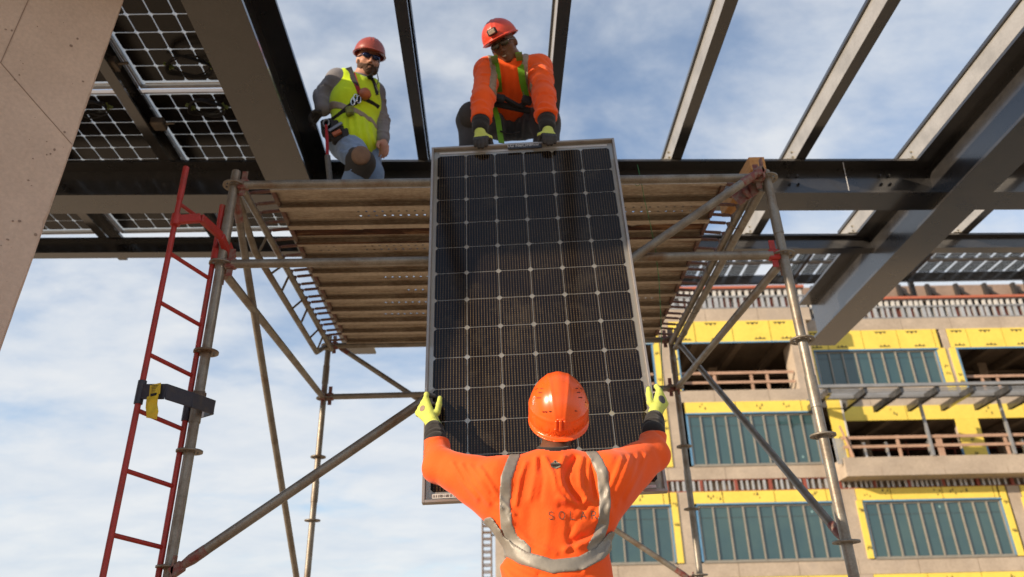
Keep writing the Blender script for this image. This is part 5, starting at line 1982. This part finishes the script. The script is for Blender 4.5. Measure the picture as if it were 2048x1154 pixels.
        for i, ch in enumerate(word):
            for st in S[ch]:
                P_ = [Vector((i * (h * 0.78 + gap) + p[0] * h * 0.78, p[1] * h)) for p in st]
                for a, b in zip(P_[:-1], P_[1:]):
                    d = (b - a).normalized(); n = Vector((-d.y, d.x)) * wd
                    n_ = max(1, int((b - a).length / 0.006))
                    for k in range(n_):
                        q, r_ = a.lerp(b, k / n_) - d * 0.0006, a.lerp(b, (k + 1) / n_) + d * 0.0006
                        o = len(vs)
                        vs += [q - n, r_ - n, r_ + n, q + n]; fs.append((o, o + 1, o + 2, o + 3))
        W = len(word) * (h * 0.78 + gap) - gap
        return [(v.x - W / 2, v.y - h / 2) for v in vs], fs
    vs, fs = stroke_letters('SOLAR', 0.026, 0.018, 0.0013)
    stick(vs, fs, c.x, c.z, 'back_lettering', GREYP, 0.02)
    b = at(1110, 932, 2.80)
    hx = [(-0.017, -0.012), (0.0, -0.019), (0.017, -0.012), (0.017, 0.004), (0.006, 0.011), (0.004, 0.018), (-0.004, 0.018), (-0.006, 0.011), (-0.017, 0.004)]
    stick(hx, [tuple(range(9))], b.x, b.z, 'badge', plain('badge_grey', (0.20, 0.19, 0.15), 0.6), 0, 0.0055)
    vs, fs = [(-0.0175, -0.006), (0.0175, -0.006), (0.0175, 0.002), (-0.0175, 0.002), (-0.002, 0.008), (0.002, 0.008), (0.002, 0.015), (-0.002, 0.015)], [(0, 1, 2, 3), (4, 5, 6, 7)]
    stick(vs, fs, b.x, b.z, 'badge_band', plain('badge_dark', (0.035, 0.03, 0.025), 0.6), 0, 0.0068)
    return body
man_front()
# ================================================================== man on the left, lime vest, standing on the deck
DZ = 3.327
def lens_pair(hc, M, mat, parent, wrap=False, name='glasses'):
    F = Field(Vector(hc) - Vector((.16, .16, .12)), Vector(hc) + Vector((.16, .16, .12)), 0.0028)
    for s in (-1, 1):
        F.ell(loc(hc, M, (s * 0.033, 0.092, 0.004)), (0.031, 0.018, 0.020), M, 0.004)
    F.cone(loc(hc, M, (-0.02, 0.104, 0.012)), loc(hc, M, (0.02, 0.104, 0.012)), 0.004, 0.004, 0.004)
    for s in (-1, 1):
        F.cone(loc(hc, M, (s * 0.060, 0.085, 0.010)), loc(hc, M, (s * 0.083, -0.01, 0.005)), 0.0045, 0.004, 0.004)
    return F.mesh(name, mat, parent)

def cut_plane(F, p, n, near=None):
    X, Y, Z = F.grid(tuple(slice(0, q) for q in F.n))
    c = (X - p[0]) * n[0] + (Y - p[1]) * n[1] + (Z - p[2]) * n[2]
    if near is not None:
        d = np.sqrt((X - p[0]) ** 2 + (Y - p[1]) ** 2 + (Z - p[2]) ** 2) - near
        F.D = np.maximum(F.D, np.minimum(c, -d)).astype(np.float32)
    else:
        F.D = np.maximum(F.D, c).astype(np.float32)

def onray(F, p):
    p = Vector(p)
    d = (p - Vector(CAM_P)).normalized()
    h = F.hit(p - d * 0.45, d, 0.9)
    return h if h is not None else p

def strap_on(F, pts, w_, mat, parent, name, off=0.004, dirn=(0, 1, 0), start=-0.35, t=0.002):
    """webbing laid onto a field surface below the given points"""
    out = []
    P_ = [Vector(p) for p in pts]
    dense = []
    for a, b in zip(P_[:-1], P_[1:]):
        n = max(2, int((b - a).length / 0.025))
        dense += [a.lerp(b, k / n) for k in range(n)]
    dense.append(P_[-1])
    for p in dense:
        h = onray(F, p)
        out.append(h - (h - Vector(CAM_P)).normalized() * off)
    # smooth
    for _ in range(2):
        out = [out[0]] + [(out[i - 1] + out[i] * 2 + out[i + 1]) / 4 for i in range(1, len(out) - 1)] + [out[-1]]
    m = MB()
    m.strap(out, [(Vector(CAM_P) - q).normalized() for q in out], w_, t)
    return m.build(name, mat, parent)

def man_left():
    Y0 = 4.30
    A = lambda x, y, Y=Y0: at(x, y, Y)
    feet = Vector((-1.02, 4.34, DZ))
    hc = A(737, 121, 4.27); M = fr((0.36, -0.80, -0.40))
    neck = A(722, 160, 4.31)
    pel = A(702, 282, 4.36); chest = A(712, 212, 4.34)
    shR, shL = A(676, 163, 4.27), A(748, 186, 4.40)       # his right is at the left of the picture
    elR, wrR = A(650, 194, 4.34), A(646, 218, 4.30)
    elL, wrL = A(762, 246, 4.44), A(766, 282, 4.34)
    hipR, hipL = A(694, 288, 4.33), A(728, 296, 4.42)
    knR, knL = A(722, 326, 4.10), A(742, 345, 4.36)
    anR, anL = Vector((-1.02, 4.22, DZ + .10)), Vector((-0.85, 4.46, DZ + .10))
    lo, hi = Vector((-1.50, 3.85, DZ - .02)), Vector((-0.60, 4.75, 5.15))
    B = Field(lo, hi, 0.009)
    head_field(B, hc, M, neck + Vector((0, .01, -.02)))
    B.chain([neck, chest, pel], [0.065, 0.085, 0.095], 0.04)
    B.chain([shR, elR, wrR], [0.055, 0.042, 0.03], 0.03); B.chain([shL, elL, wrL], [0.055, 0.042, 0.03], 0.03)
    B.chain([hipR, knR, anR], [0.085, 0.055, 0.04], 0.03); B.chain([hipL, knL, anL], [0.085, 0.055, 0.04], 0.03)
    # bare left hand
    d = (wrL - elL).normalized()
    hand_field(B, wrL + d * 0.02, wrL + d * 0.10 + Vector((0.028, -0.02, 0)), wrL + d * 0.095 + Vector((-0.028, 0.01, 0)),
               [(0.15, -0.25, -1), (-0.05, -0.1, -1), (-0.25, 0.1, -0.9)], [wrL + d * 0.06 + Vector((-0.03, -0.035, 0)), wrL + d * 0.10 + Vector((-0.035, -0.05, -0.01)), wrL + d * 0.13 + Vector((-0.03, -0.055, -0.02))], 0.010)
    body = B.mesh('person', SKIN_L, None, feet)
    tag(body, 'bearded man in lime vest, jeans and sunglasses standing at the left end of the deck', 'person')
    # sweatshirt
    S = Field(lo + Vector((0, 0, .5)), hi, 0.007)
    side = (shL - shR).normalized()
    up = (neck - pel).normalized()
    TM = fr(side.cross(up) * -1, up)
    S.ell(chest + Vector((0, 0, .01)), (0.185, 0.125, 0.22), TM, 0.05)
    S.ell(pel.lerp(chest, 0.25), (0.165, 0.125, 0.17), TM, 0.06)
    S.cone(neck - up * 0.10, neck - up * 0.01, 0.10, 0.066, 0.05)
    S.cone(neck - up * 0.06, shR, 0.07, 0.082, 0.05); S.cone(neck - up * 0.06, shL, 0.07, 0.078, 0.05)
    S.chain([shR, elR], [0.092, 0.082], 0.03); S.chain([elR, wrR], [0.080, 0.056], 0.03)
    S.chain([shL, elL], [0.080, 0.058], 0.03); S.chain([elL, wrL], [0.060, 0.042], 0.03)
    R = random.Random(9)
    for a, b, r0 in ((shR, elR, 0.085), (elR, wrR, 0.06), (shL, elL, 0.075), (elL, wrL, 0.055)):
        dd = (b - a).normalized(); x = dd.cross(Vector((0, 0, 1))).normalized(); u = x.cross(dd)
        for k in range(7):
            a0 = R.uniform(0, 6.28); t0 = R.uniform(0, 1)
            S.fold([a.lerp(b, t0 + 0.05 * j * R.uniform(-.5, 1)) + (x * math.cos(a0 + j * .55) + u * math.sin(a0 + j * .55)) * r0 for j in range(5)], R.choice((.010, -.008)), 0.0095)
    S.ripple(0.0015, 40, 3)
    S.fold([neck + Vector((0, -0.02, .0))] * 2, -0.004, 0.01)
    S.mesh('sweatshirt', GREYK, body)
    # collar
    Cc = Field(neck - Vector((.13, .13, .12)), neck + Vector((.13, .13, .12)), 0.005)
    Cc.cone(neck - up * 0.05, neck + up * 0.025, 0.074, 0.064, 0)
    Cc.plane(neck + up * 0.02, tuple(up), 0.004)
    Cc.mesh('collar', fabric('pale_hoodie', (0.36, 0.34, 0.33), None, 150, 0.2), body)
    # vest: torso shell, open at neck and arms
    V = Field(lo + Vector((0.1, 0, .5)), hi - Vector((0.05, 0, .1)), 0.007)
    V.ell(chest + Vector((0, 0, .01)), (0.190, 0.145, 0.225), TM, 0.05)
    V.ell(pel.lerp(chest, 0.22) + Vector((0.012, -0.012, 0)), (0.172, 0.140, 0.185), TM, 0.06)
    V.cone(pel + Vector((0.03, -0.03, -0.02)), pel + Vector((0.035, -0.035, -0.06)), 0.150, 0.150, 0.05)
    V.cone(neck - up * 0.07, shR.lerp(neck, 0.30), 0.078, 0.092, 0.05); V.cone(neck - up * 0.07, shL.lerp(neck, 0.30), 0.078, 0.088, 0.05)
    for s, e, sgn in ((shR, elR, -1), (shL, elL, 1)):
        V.cone(s + side * sgn * 0.035 + Vector((0, 0, 0.02)), s.lerp(e, .6) + side * sgn * .05, 0.082, 0.085, 0.01, 's')
    V.cone(neck, neck + up * 0.1, 0.075, 0.10, 0.01, 's')
    fwd = Vector(TM[:, 1])
    V.cone(neck + fwd * 0.09 - up * 0.04, neck + fwd * 0.16 - up * 0.20, 0.052, 0.022, 0.01, 's')
    cut_plane(V, A(715, 292, 4.22), (-0.12, 0.0, -1.0))
    for q in range(9):
        x0 = 690 + 7 * q
        V.fold([A(x0, 215 + 3 * (q % 3), 4.18), A(x0 + 3, 250, 4.18), A(x0 + 6 + q, 285, 4.18)], 0.006 * (1 if q % 2 else -1), 0.011, (1, 0, 1))
    vfull = V
    vest = V.mesh('vest', LIME, body)
    tape(V, 'reflective_stripe', [A(655, 200, 4.2), A(690, 214, 4.2), A(720, 222, 4.2), A(760, 232, 4.2)], 0.024, worn('dull_tape', (0.34, 0.27, 0.20), (0.28, 0.22, 0.17), 0.5, 0.1, 40, 0.4, 0.7), vest, 0.004, (1, 0, 1), (A(715, 215, 4.36), (0, 1, 0)))
    # jeans
    T = Field(Vector((-1.35, 3.85, DZ)), Vector((-0.6, 4.75, 4.35)), 0.008)
    T.ell(pel + Vector((0.0, 0, -0.03)), (0.165, 0.125, 0.13), TM, 0.05)
    T.chain([hipR, knR, anR], [0.112, 0.083, 0.070], 0.035); T.chain([hipL, knL, anL], [0.108, 0.080, 0.068], 0.035)
    T.plane((0, 0, DZ + 0.05), (0, 0, -1), 0.004)
    for k in range(10):
        x0, y0 = 672 + R.uniform(0, 40), 285 + R.uniform(0, 35)
        T.fold([A(x0, y0, 4.22), A(x0 + 14, y0 + 8, 4.18), A(x0 + 26, y0 + 10, 4.16)], R.choice((.006, -.006)), 0.011, (1, 0, 1))
    T.ripple(0.002, 42, 8)
    T.mesh('jeans', DENIM, body)
    K = Field(knR - Vector((.16, .16, .16)), knR + Vector((.16, .16, .16)), 0.006)
    K.D = np.full_like(K.D, 0.3)
    K.chain([hipR.lerp(knR, .82), knR, knR.lerp(anR, .22)], [0.088, 0.089, 0.082], 0.03)
    cut_plane(K, hipR.lerp(knR, .78), tuple(-(knR - hipR).normalized()))
    cut_plane(K, knR.lerp(anR, .28), tuple((anR - knR).normalized()))
    kp = K.mesh('knee_pad', plain('dark_pad', (0.045, 0.040, 0.036), 0.8), body)
    L = Field(knR - Vector((.16, .16, .16)), knR + Vector((.16, .16, .16)), 0.006)
    kd = Vector((0.15, -0.95, 0.1)).normalized()
    L.ell(knR + kd * 0.072, (0.062, 0.032, 0.078), fr(kd), 0)
    L.mesh('pad_cap', worn('tan_pad', (0.25, 0.15, 0.09), (0.20, 0.12, 0.08), 0.8, 0, 20, 0.4, 0.7), kp)
    boots(body, ((-1.02, 4.20, 0.3), (-0.85, 4.46, 0.3)), DZ)
    # dark glove on the beam
    G = Field(wrR - Vector((.16, .16, .16)), wrR + Vector((.14, .14, .12)), 0.004)
    hand_field(G, wrR + Vector((-.01, 0, -.02)), wrR + Vector((-0.055, -0.045, -0.065)), wrR + Vector((-0.045, 0.03, -0.075)),
               [(-0.35, 0.15, -0.7), (0.1, 0.3, -0.9), (0.5, 0.2, -0.6)], [wrR + Vector((-0.01, -0.05, -0.06)), wrR + Vector((-0.03, -0.075, -0.08)), wrR + Vector((-0.05, -0.085, -0.10))], 0.0115)
    G.mesh('glove', fabric('dark_glove', (0.045, 0.042, 0.045), None, 150, 0.3), body)
    # helmet, glasses, beard
    ht = hat(loc(hc, M, (0, 0.0, 0.048)), M, HATB, body, False, -0.012)
    lens_pair(hc, M, LENS, body, name='sunglasses')
    H = Field(hc - Vector((.16, .16, .18)), hc + Vector((.16, .16, .12)), 0.0035)
    E = lambda p, r, k=0.012, op='u': H.ell(loc(hc, M, p), r, M, k, op)
    E((0, 0.032, -0.048), (0.0635, 0.067, 0.070), 0.0)
    E((0, 0.070, -0.100), (0.032, 0.026, 0.026), 0.02)
    for s in (-1, 1):
        E((s * 0.052, 0.022, -0.076), (0.021, 0.040, 0.024), 0.02)
        H.cone(loc(hc, M, (s * 0.070, 0.005, -0.005)), loc(hc, M, (s * 0.062, 0.022, -0.06)), 0.012, 0.016, 0.01)
    E((0, 0.094, -0.055), (0.032, 0.010, 0.007), 0.006)
    for s in (-1, 1):
        E((s * 0.038, 0.092, -0.030), (0.024, 0.034, 0.026), 0.008, 's')
    E((0, 0.107, -0.040), (0.026, 0.03, 0.014), 0.004, 's')
    E((0, 0.104, -0.0715), (0.020, 0.012, 0.008), 0.004, 's')
    H.plane(loc(hc, M, (0, 0, -0.012)), M @ np.array((0, 0.35, 1.0)), 0.004)
    H.ripple(0.0016, 420, 4)
    H.mesh('beard', HAIR, body)
    # harness and tool belt
    hv = MB()
    harness = thing('harness', tuple(feet), None, None)
    harness.parent = body; harness.location = (0, 0, 0); harness['_o'] = tuple(feet)
    dirn = (0.0, 1, 0.0)
    strap_on(V, [A(697, 135, 4.2), A(706, 160, 4.2), A(716, 182, 4.2), A(722, 200, 4.2)], 0.045, BLACK, harness, 'shoulder_strap', 0.004)
    strap_on(V, [A(706, 146, 4.2), A(713, 168, 4.2), A(719, 186, 4.2)], 0.030, REDS, harness, 'red_strap', 0.009)
    strap_on(V, [A(738, 150, 4.2), A(748, 170, 4.2), A(752, 190, 4.2)], 0.040, BLACK, harness, 'shoulder_strap', 0.004)
    strap_on(V, [A(718, 196, 4.2), A(700, 214, 4.2), A(678, 232, 4.2), A(662, 244, 4.2)], 0.042, BLACK, harness, 'chest_strap', 0.006)
    strap_on(V, [A(722, 196, 4.2), A(742, 206, 4.2), A(757, 216, 4.2)], 0.040, BLACK, harness, 'chest_strap', 0.006)
    m = MB()
    c = onray(V, A(731, 193, 4.2))
    m.lathe(c + Vector((0.0, -0.055, 0)), (0, 1, 0), [(0, 0), (0.036, 0.004), (0.042, 0.02), (0.042, 0.045), (0.0, 0.05)], 18)
    m.build('fall_arrest_reel', worn('orange_reel', (0.48, 0.13, 0.04), (0.36, 0.10, 0.035), 0.5, 0, 20, 0.4, 0.7), harness)
    m = MB()
    for (x, y) in ((712, 200), (719, 203), (707, 207)):
        p = onray(V, A(x, y, 4.2))
        m.tube([p + Vector((0.013 * math.cos(a), -0.02, 0.034 * math.sin(a))) for a in (2 * math.pi * i / 14 for i in range(14))], 0.005, 6, closed=True)
    m.build('carabiner', SILVER, harness)
    m = MB()
    p = onray(V, A(701, 228, 4.2))
    m.obox(p + Vector((0, -0.03, 0)), (0.026, 0, 0.006), (0, 0.02, 0), (-0.006, 0, 0.034), 0, 0.008)
    m.build('radio_mic', worn('olive_reel', (0.22, 0.25, 0.02), (0.1, 0.1, 0.03), 0.6, 0, 20, 0.4, 0.7), harness)
    W = Field(pel - Vector((.26, .26, .14)), pel + Vector((.26, .26, .16)), 0.006)
    W.ell(pel + Vector((0, 0, 0.0)), (0.178, 0.140, 0.15), TM, 0)
    q0 = pel + Vector((-.02, 0, 0.045))
    cut_plane(W, q0 + Vector((0, 0, .035)), (0.25, 0.0, 1)); cut_plane(W, q0 - Vector((0, 0, .035)), (-0.25, 0.0, -1))
    W.mesh('tool_belt', BLACK, harness)
    m = MB()
    for (x, y, w_, h_) in ((664, 262, .05, .07), (676, 270, .045, .06), (655, 256, .04, .06), (690, 272, .03, .045)):
        p = A(x, y, 4.20)
        m.obox(p, (w_, 0, 0.01), (0, 0.035, 0), (-0.01, 0, h_), 0, 0.012)
    m.build('pouch', plain('pouch_black', (0.022, 0.021, 0.022), 0.75), harness)
    m = MB()
    m.bar(A(658, 262, 4.15), A(684, 246, 4.15), 0.012, 0.02, 0); m.bar(A(666, 270, 4.15), A(682, 262, 4.15), 0.02, 0.028, 1)
    m.tube([A(652, 246, 4.15) + Vector((0.02 * math.cos(a), 0, 0.03 * math.sin(a))) for a in (2 * math.pi * i / 12 for i in range(12))], 0.007, 6, 0, closed=True)
    m.build('hand_tool', [plain('dull_metal', (0.25, 0.25, 0.26), 0.4, 0.7), worn('orange_reel', (0, 0, 0), (0, 0, 0))], harness)
    m = MB()
    m.tube([A(652, 250, 4.14), A(654, 275, 4.14), A(655, 312, 4.14)], [0.008, 0.011, 0.011], 8, 1)
    m.tube([A(655, 312, 4.14), A(658, 340, 4.14), A(661, 372, 4.14)], 0.019, 8, 0)
    m.build('lanyard', [worn('grey_lanyard', (0.16, 0.16, 0.16), (0.1, 0.1, 0.1), 0.6, 0, 60, 0.4, 0.7), REDS], harness)
    m = MB()
    m.tube([A(754, 146, 4.25), A(757, 160, 4.23), A(752, 172, 4.22), A(757, 184, 4.22)], 0.004, 6)
    m.build('cord', BLACK, harness)
man_left()

# ================================================================== man crouching on the deck, holding the top of the panel
def man_crouch():
    A = at
    feet = Vector((0.08, 3.98, DZ))
    hc = A(1007, 90, 3.60); M = fr((-0.22, -0.70, -0.68), (-0.30, -0.25, 0.85))
    neck = A(1026, 124, 3.70)
    pel = A(1022, 236, 4.04); chest = A(1024, 172, 3.80)
    shA, shB = A(975, 142, 3.68), A(1078, 136, 3.70)
    elA, elB = A(966, 200, 3.56), A(1088, 196, 3.57)
    wrA, wrB = A(960, 259, 3.525), A(1095, 256, 3.515)
    hipA, hipB = A(1002, 246, 4.06), A(1044, 246, 4.06)
    knA, knB = A(944, 240, 3.80), A(1092, 244, 3.86)
    anA, anB = Vector((-0.16, 3.96, DZ + .10)), Vector((0.30, 3.98, DZ + .10))
    lo, hi = Vector((-0.45, 3.32, DZ - .02)), Vector((0.62, 4.40, 4.72))
    B = Field(lo, hi, 0.009)
    head_field(B, hc, M, neck)
    B.chain([neck, chest, pel], [0.065, 0.085, 0.095], 0.04)
    for a in ((shA, elA, wrA), (shB, elB, wrB)):
        B.chain(a, [0.055, 0.042, 0.03], 0.03)
    for a in ((hipA, knA, anA), (hipB, knB, anB)):
        B.chain(a, [0.085, 0.055, 0.04], 0.03)
    body = B.mesh('person', SKIN_D, None, feet)
    tag(body, 'smiling man in orange shirt with green harness straps crouching above the panel', 'person')
    # smile: teeth
    m = MB()
    n = 8
    top = [loc(hc, M, (-0.019 + 0.038 * i / n, 0.0985 - 0.006 * abs(i / n - .5) * 2, -0.0655 + 0.004 * (abs(i / n - .5) * 2) ** 2)) for i in range(n + 1)]
    bot = [loc(hc, M, (-0.019 + 0.038 * i / n, 0.0985 - 0.006 * abs(i / n - .5) * 2, -0.0725 + 0.006 * (abs(i / n - .5) * 2) ** 2)) for i in range(n + 1)]
    m.add(top + bot, [(i, i + 1, n + 2 + i, n + 1 + i) for i in range(n)])
    m.build('teeth', plain('tooth', (0.6, 0.55, 0.48), 0.4), body)
    S = Field(lo, hi, 0.007)
    side = (shB - shA).normalized(); up = (neck - pel).normalized()
    TM = fr(side.cross(up), up)
    S.ell(chest, (0.190, 0.125, 0.20), TM, 0.05)
    S.ell(chest.lerp(pel, 0.45), (0.170, 0.13, 0.18), TM, 0.06)
    S.cone(neck - up * 0.10, neck - up * 0.02, 0.10, 0.068, 0.05)
    for s_, e_, w_ in ((shA, elA, wrA), (shB, elB, wrB)):
        S.cone(neck - up * 0.05, s_, 0.07, 0.083, 0.05)
        S.cone(s_, e_, 0.082, 0.066, 0.03); S.cone(e_, e_.lerp(w_, 0.72), 0.066, 0.061, 0.03)
    R = random.Random(12)
    for a, b, r0 in ((shA, elA, .08), (elA, wrA, .07), (shB, elB, .08), (elB, wrB, .07)):
        dd = (b - a).normalized(); x = dd.cross(Vector((0, 1, 0))).normalized(); u = x.cross(dd)
        for k in range(13):
            a0 = R.uniform(0, 6.28); t0 = R.uniform(0, .8)
            S.fold([a.lerp(b, t0 + 0.06 * j * R.uniform(-.4, 1)) + (x * math.cos(a0 + j * .5) + u * math.sin(a0 + j * .5)) * r0 for j in range(5)], R.choice((.010, -.008, .008)), 0.0095)
    for q in range(6):
        S.fold([A(1000 + 9 * q, 150, 3.68), A(1004 + 8 * q, 175, 3.68), A(1008 + 6 * q, 200, 3.72)], .003 * (1 if q % 2 else -1), .012, (1, 0, 1))
    S.ripple(0.0015, 40, 6)
    S.cone(neck - up * 0.005 + Vector((0, -.02, .0)), neck + up * 0.12, 0.060, 0.08, 0.004, 's')
    SF = S.copy()
    for e_, w_ in ((elA, wrA), (elB, wrB)):
        d = (w_ - e_).normalized(); q = e_.lerp(w_, 0.70)
        cut_plane(S, q, tuple(d), 0.13)
    S.mesh('shirt', ORANGE, body)
    tp = worn('dull_tape', (0, 0, 0), (0, 0, 0))
    tape(SF, 'reflective_stripe', [A(978, 100, 3.6), A(984, 120, 3.6), A(988, 150, 3.6), A(985, 190, 3.6), A(990, 215, 3.7)], 0.020, tp, body, .004, (1, 0, 1), (A(1020, 150, 3.82), (0, 1, 0)))
    tape(SF, 'reflective_stripe', [A(1052, 98, 3.6), A(1050, 120, 3.6), A(1052, 150, 3.6), A(1058, 178, 3.6)], 0.020, tp, body, .004, (1, 0, 1), (A(1020, 150, 3.82), (0, 1, 0)))
    tape(SF, 'shoulder_stripe', [A(1046, 105, 3.7), A(1068, 116, 3.7)], 0.022, TAPE, body, .0035, (1, 0.4, 1))
    for e_, w_ in ((elA, wrA), (elB, wrB)):
        C = Field(e_.lerp(w_, .75) - Vector((.16, .16, .18)), e_.lerp(w_, .75) + Vector((.16, .16, .18)), 0.006)
        C.cone(e_.lerp(w_, 0.60), e_.lerp(w_, 0.97), 0.056, 0.046, 0)
        for k in range(6):
            C.fold([e_.lerp(w_, 0.66 + .05 * k) + Vector((0.056 * math.cos(a), 0.056 * math.sin(a), 0.012 * math.sin(a + k))) for a in np.linspace(2.6, 6.8, 7)], .0025 * (1 if k % 2 else -1), .007)
        C.mesh('cuff', BLKCLOTH, body)
    N = Field(neck - Vector((.12, .12, .12)), neck + Vector((.12, .12, .12)), 0.004)
    N.cone(neck - up * .06, neck + up * .012, 0.074, 0.064, 0); N.plane(neck + up * .005, tuple(up), .004)
    N.mesh('collar', BLKCLOTH, body)
    T = Field(Vector((-0.45, 3.55, DZ)), Vector((0.62, 4.40, 4.35)), 0.008)
    T.ell(pel, (0.175, 0.14, 0.15), None, 0.05)
    for a in ((hipA, knA, anA), (hipB, knB, anB)):
        T.chain(a, [0.115, 0.090, 0.070], 0.035)
    T.plane((0, 0, DZ + .05), (0, 0, -1), .004)
    for q in range(8):
        T.fold([A(995 + 8 * q, 225, 3.92), A(996 + 8 * q, 245, 3.92), A(1000 + 7 * q, 262, 3.95)], .007 * (1 if q % 2 else -1), .011, (1, 0, 1))
    T.ripple(.003, 42, 9)
    T.mesh('trousers', DARKJ, body)
    for k_, a_ in ((knA, anA), (knB, anB)):
        K = Field(k_ - Vector((.16, .16, .16)), k_ + Vector((.16, .16, .16)), .007)
        K.ell(k_ + Vector((0, -.03, 0)), (.088, .078, .105), None, 0)
        K.mesh('knee_pad', plain('dark_pad', (.045, .04, .036), .8), body)
    boots(body, ((-0.16, 3.95, 0.2), (0.30, 3.97, -0.1)), DZ)
    # gloves over the top rail
    for s, w_ in ((-1, wrA), (1, wrB)):
        c = A(962, 277, 3.475) if s < 0 else A(1098, 271, 3.455)
        ki = c + Vector((-s * 0.030, 0.005, 0.012)); kp = c + Vector((s * 0.030, 0.012, 0.008))
        G = Field(c - Vector((.12, .13, .13)), c + Vector((.12, .14, .16)), .0035)
        hand_field(G, w_ + Vector((0, -0.005, -0.02)), ki, kp, [(0.05 * s, -0.45, -0.75), (0.0, 0.12, -1), (0.0, 0.25, -1)],
                   [c + Vector((-s * .05, .02, .02)), c + Vector((-s * .055, .04, -.01)), c + Vector((-s * .05, .05, -.03))], .0115, (.070, .078, .074, .060))
        g_ = G.mesh('glove', GLOVE, body)
        Kc = G.copy()
        X, Y, Z = Kc.grid(tuple(slice(0, n) for n in Kc.n))
        cutz = c.z + 0.012
        Kc.D = np.maximum(Kc.D - .0014, Z - cutz + 0 * X).astype(np.float32)
        Kc.mesh('palm_coating', plain('dark_palm', (.03, .028, .03), .6), g_)
    ht = hat(loc(hc, M, (0, 0.0, 0.048)), M, HATR, body, False, 0.012)
    m = MB()
    p = loc(hc, M, (0.0, 0.148, 0.085)); ax, ay, az = (Vector(M[:, i]) for i in range(3))
    m.obox(p, ax * .030, ay * .012, az * .020, 0, .006)
    m.obox(p + ay * .013, ax * .021, ay * .004, az * .013, 1, .003)
    m.build('headlamp', [BLACK, plain('lamp_glass', (.42, .36, .30), .15)], ht)
    lens_pair(hc, M, CLEAR, body, name='safety_glasses')
    # harness
    hn = thing('harness', tuple(feet), None, None)
    hn.parent = body; hn.location = (0, 0, 0); hn['_o'] = tuple(feet)
    strap_on(SF, [A(988, 112, 3.4), A(994, 140, 3.4), A(997, 165, 3.4), A(998, 184, 3.45)], .040, GREENS, hn, 'shoulder_strap', .008)
    strap_on(SF, [A(1037, 105, 3.4), A(1041, 130, 3.4), A(1045, 165, 3.4), A(1054, 198, 3.5)], .040, GREENS, hn, 'shoulder_strap', .008)
    m = MB()
    m.strap([A(980, 196, 3.66), A(988, 212, 3.70), A(996, 240, 3.74), A(1000, 268, 3.72), A(1003, 286, 3.68)], Vector((0.2, -1, 0)), .034, .002)
    m.build('leg_strap', GREENS, hn)
    m = MB()
    m.bar(A(984, 193, 3.63), A(1010, 198, 3.63), .03, .055, bev=.01)
    m.bar(A(1008, 196, 3.64), A(1040, 214, 3.70), .02, .022); m.bar(A(1040, 214, 3.70), A(1062, 196, 3.68), .02, .030)
    m.bar(A(1044, 196, 3.66), A(1064, 205, 3.68), .03, .06, bev=.01)
    m.bar(A(984, 206, 3.66), A(1060, 222, 3.74), .02, .035)
    m.build('chest_buckle', BLACK, hn)
    m = MB()
    m.tube([A(1001, 262, 3.72), A(1012, 267, 3.70), A(1025, 268, 3.70), A(1040, 264, 3.72)], .005, 6)
    m.build('loop_cord', BLACK, hn)
man_crouch()
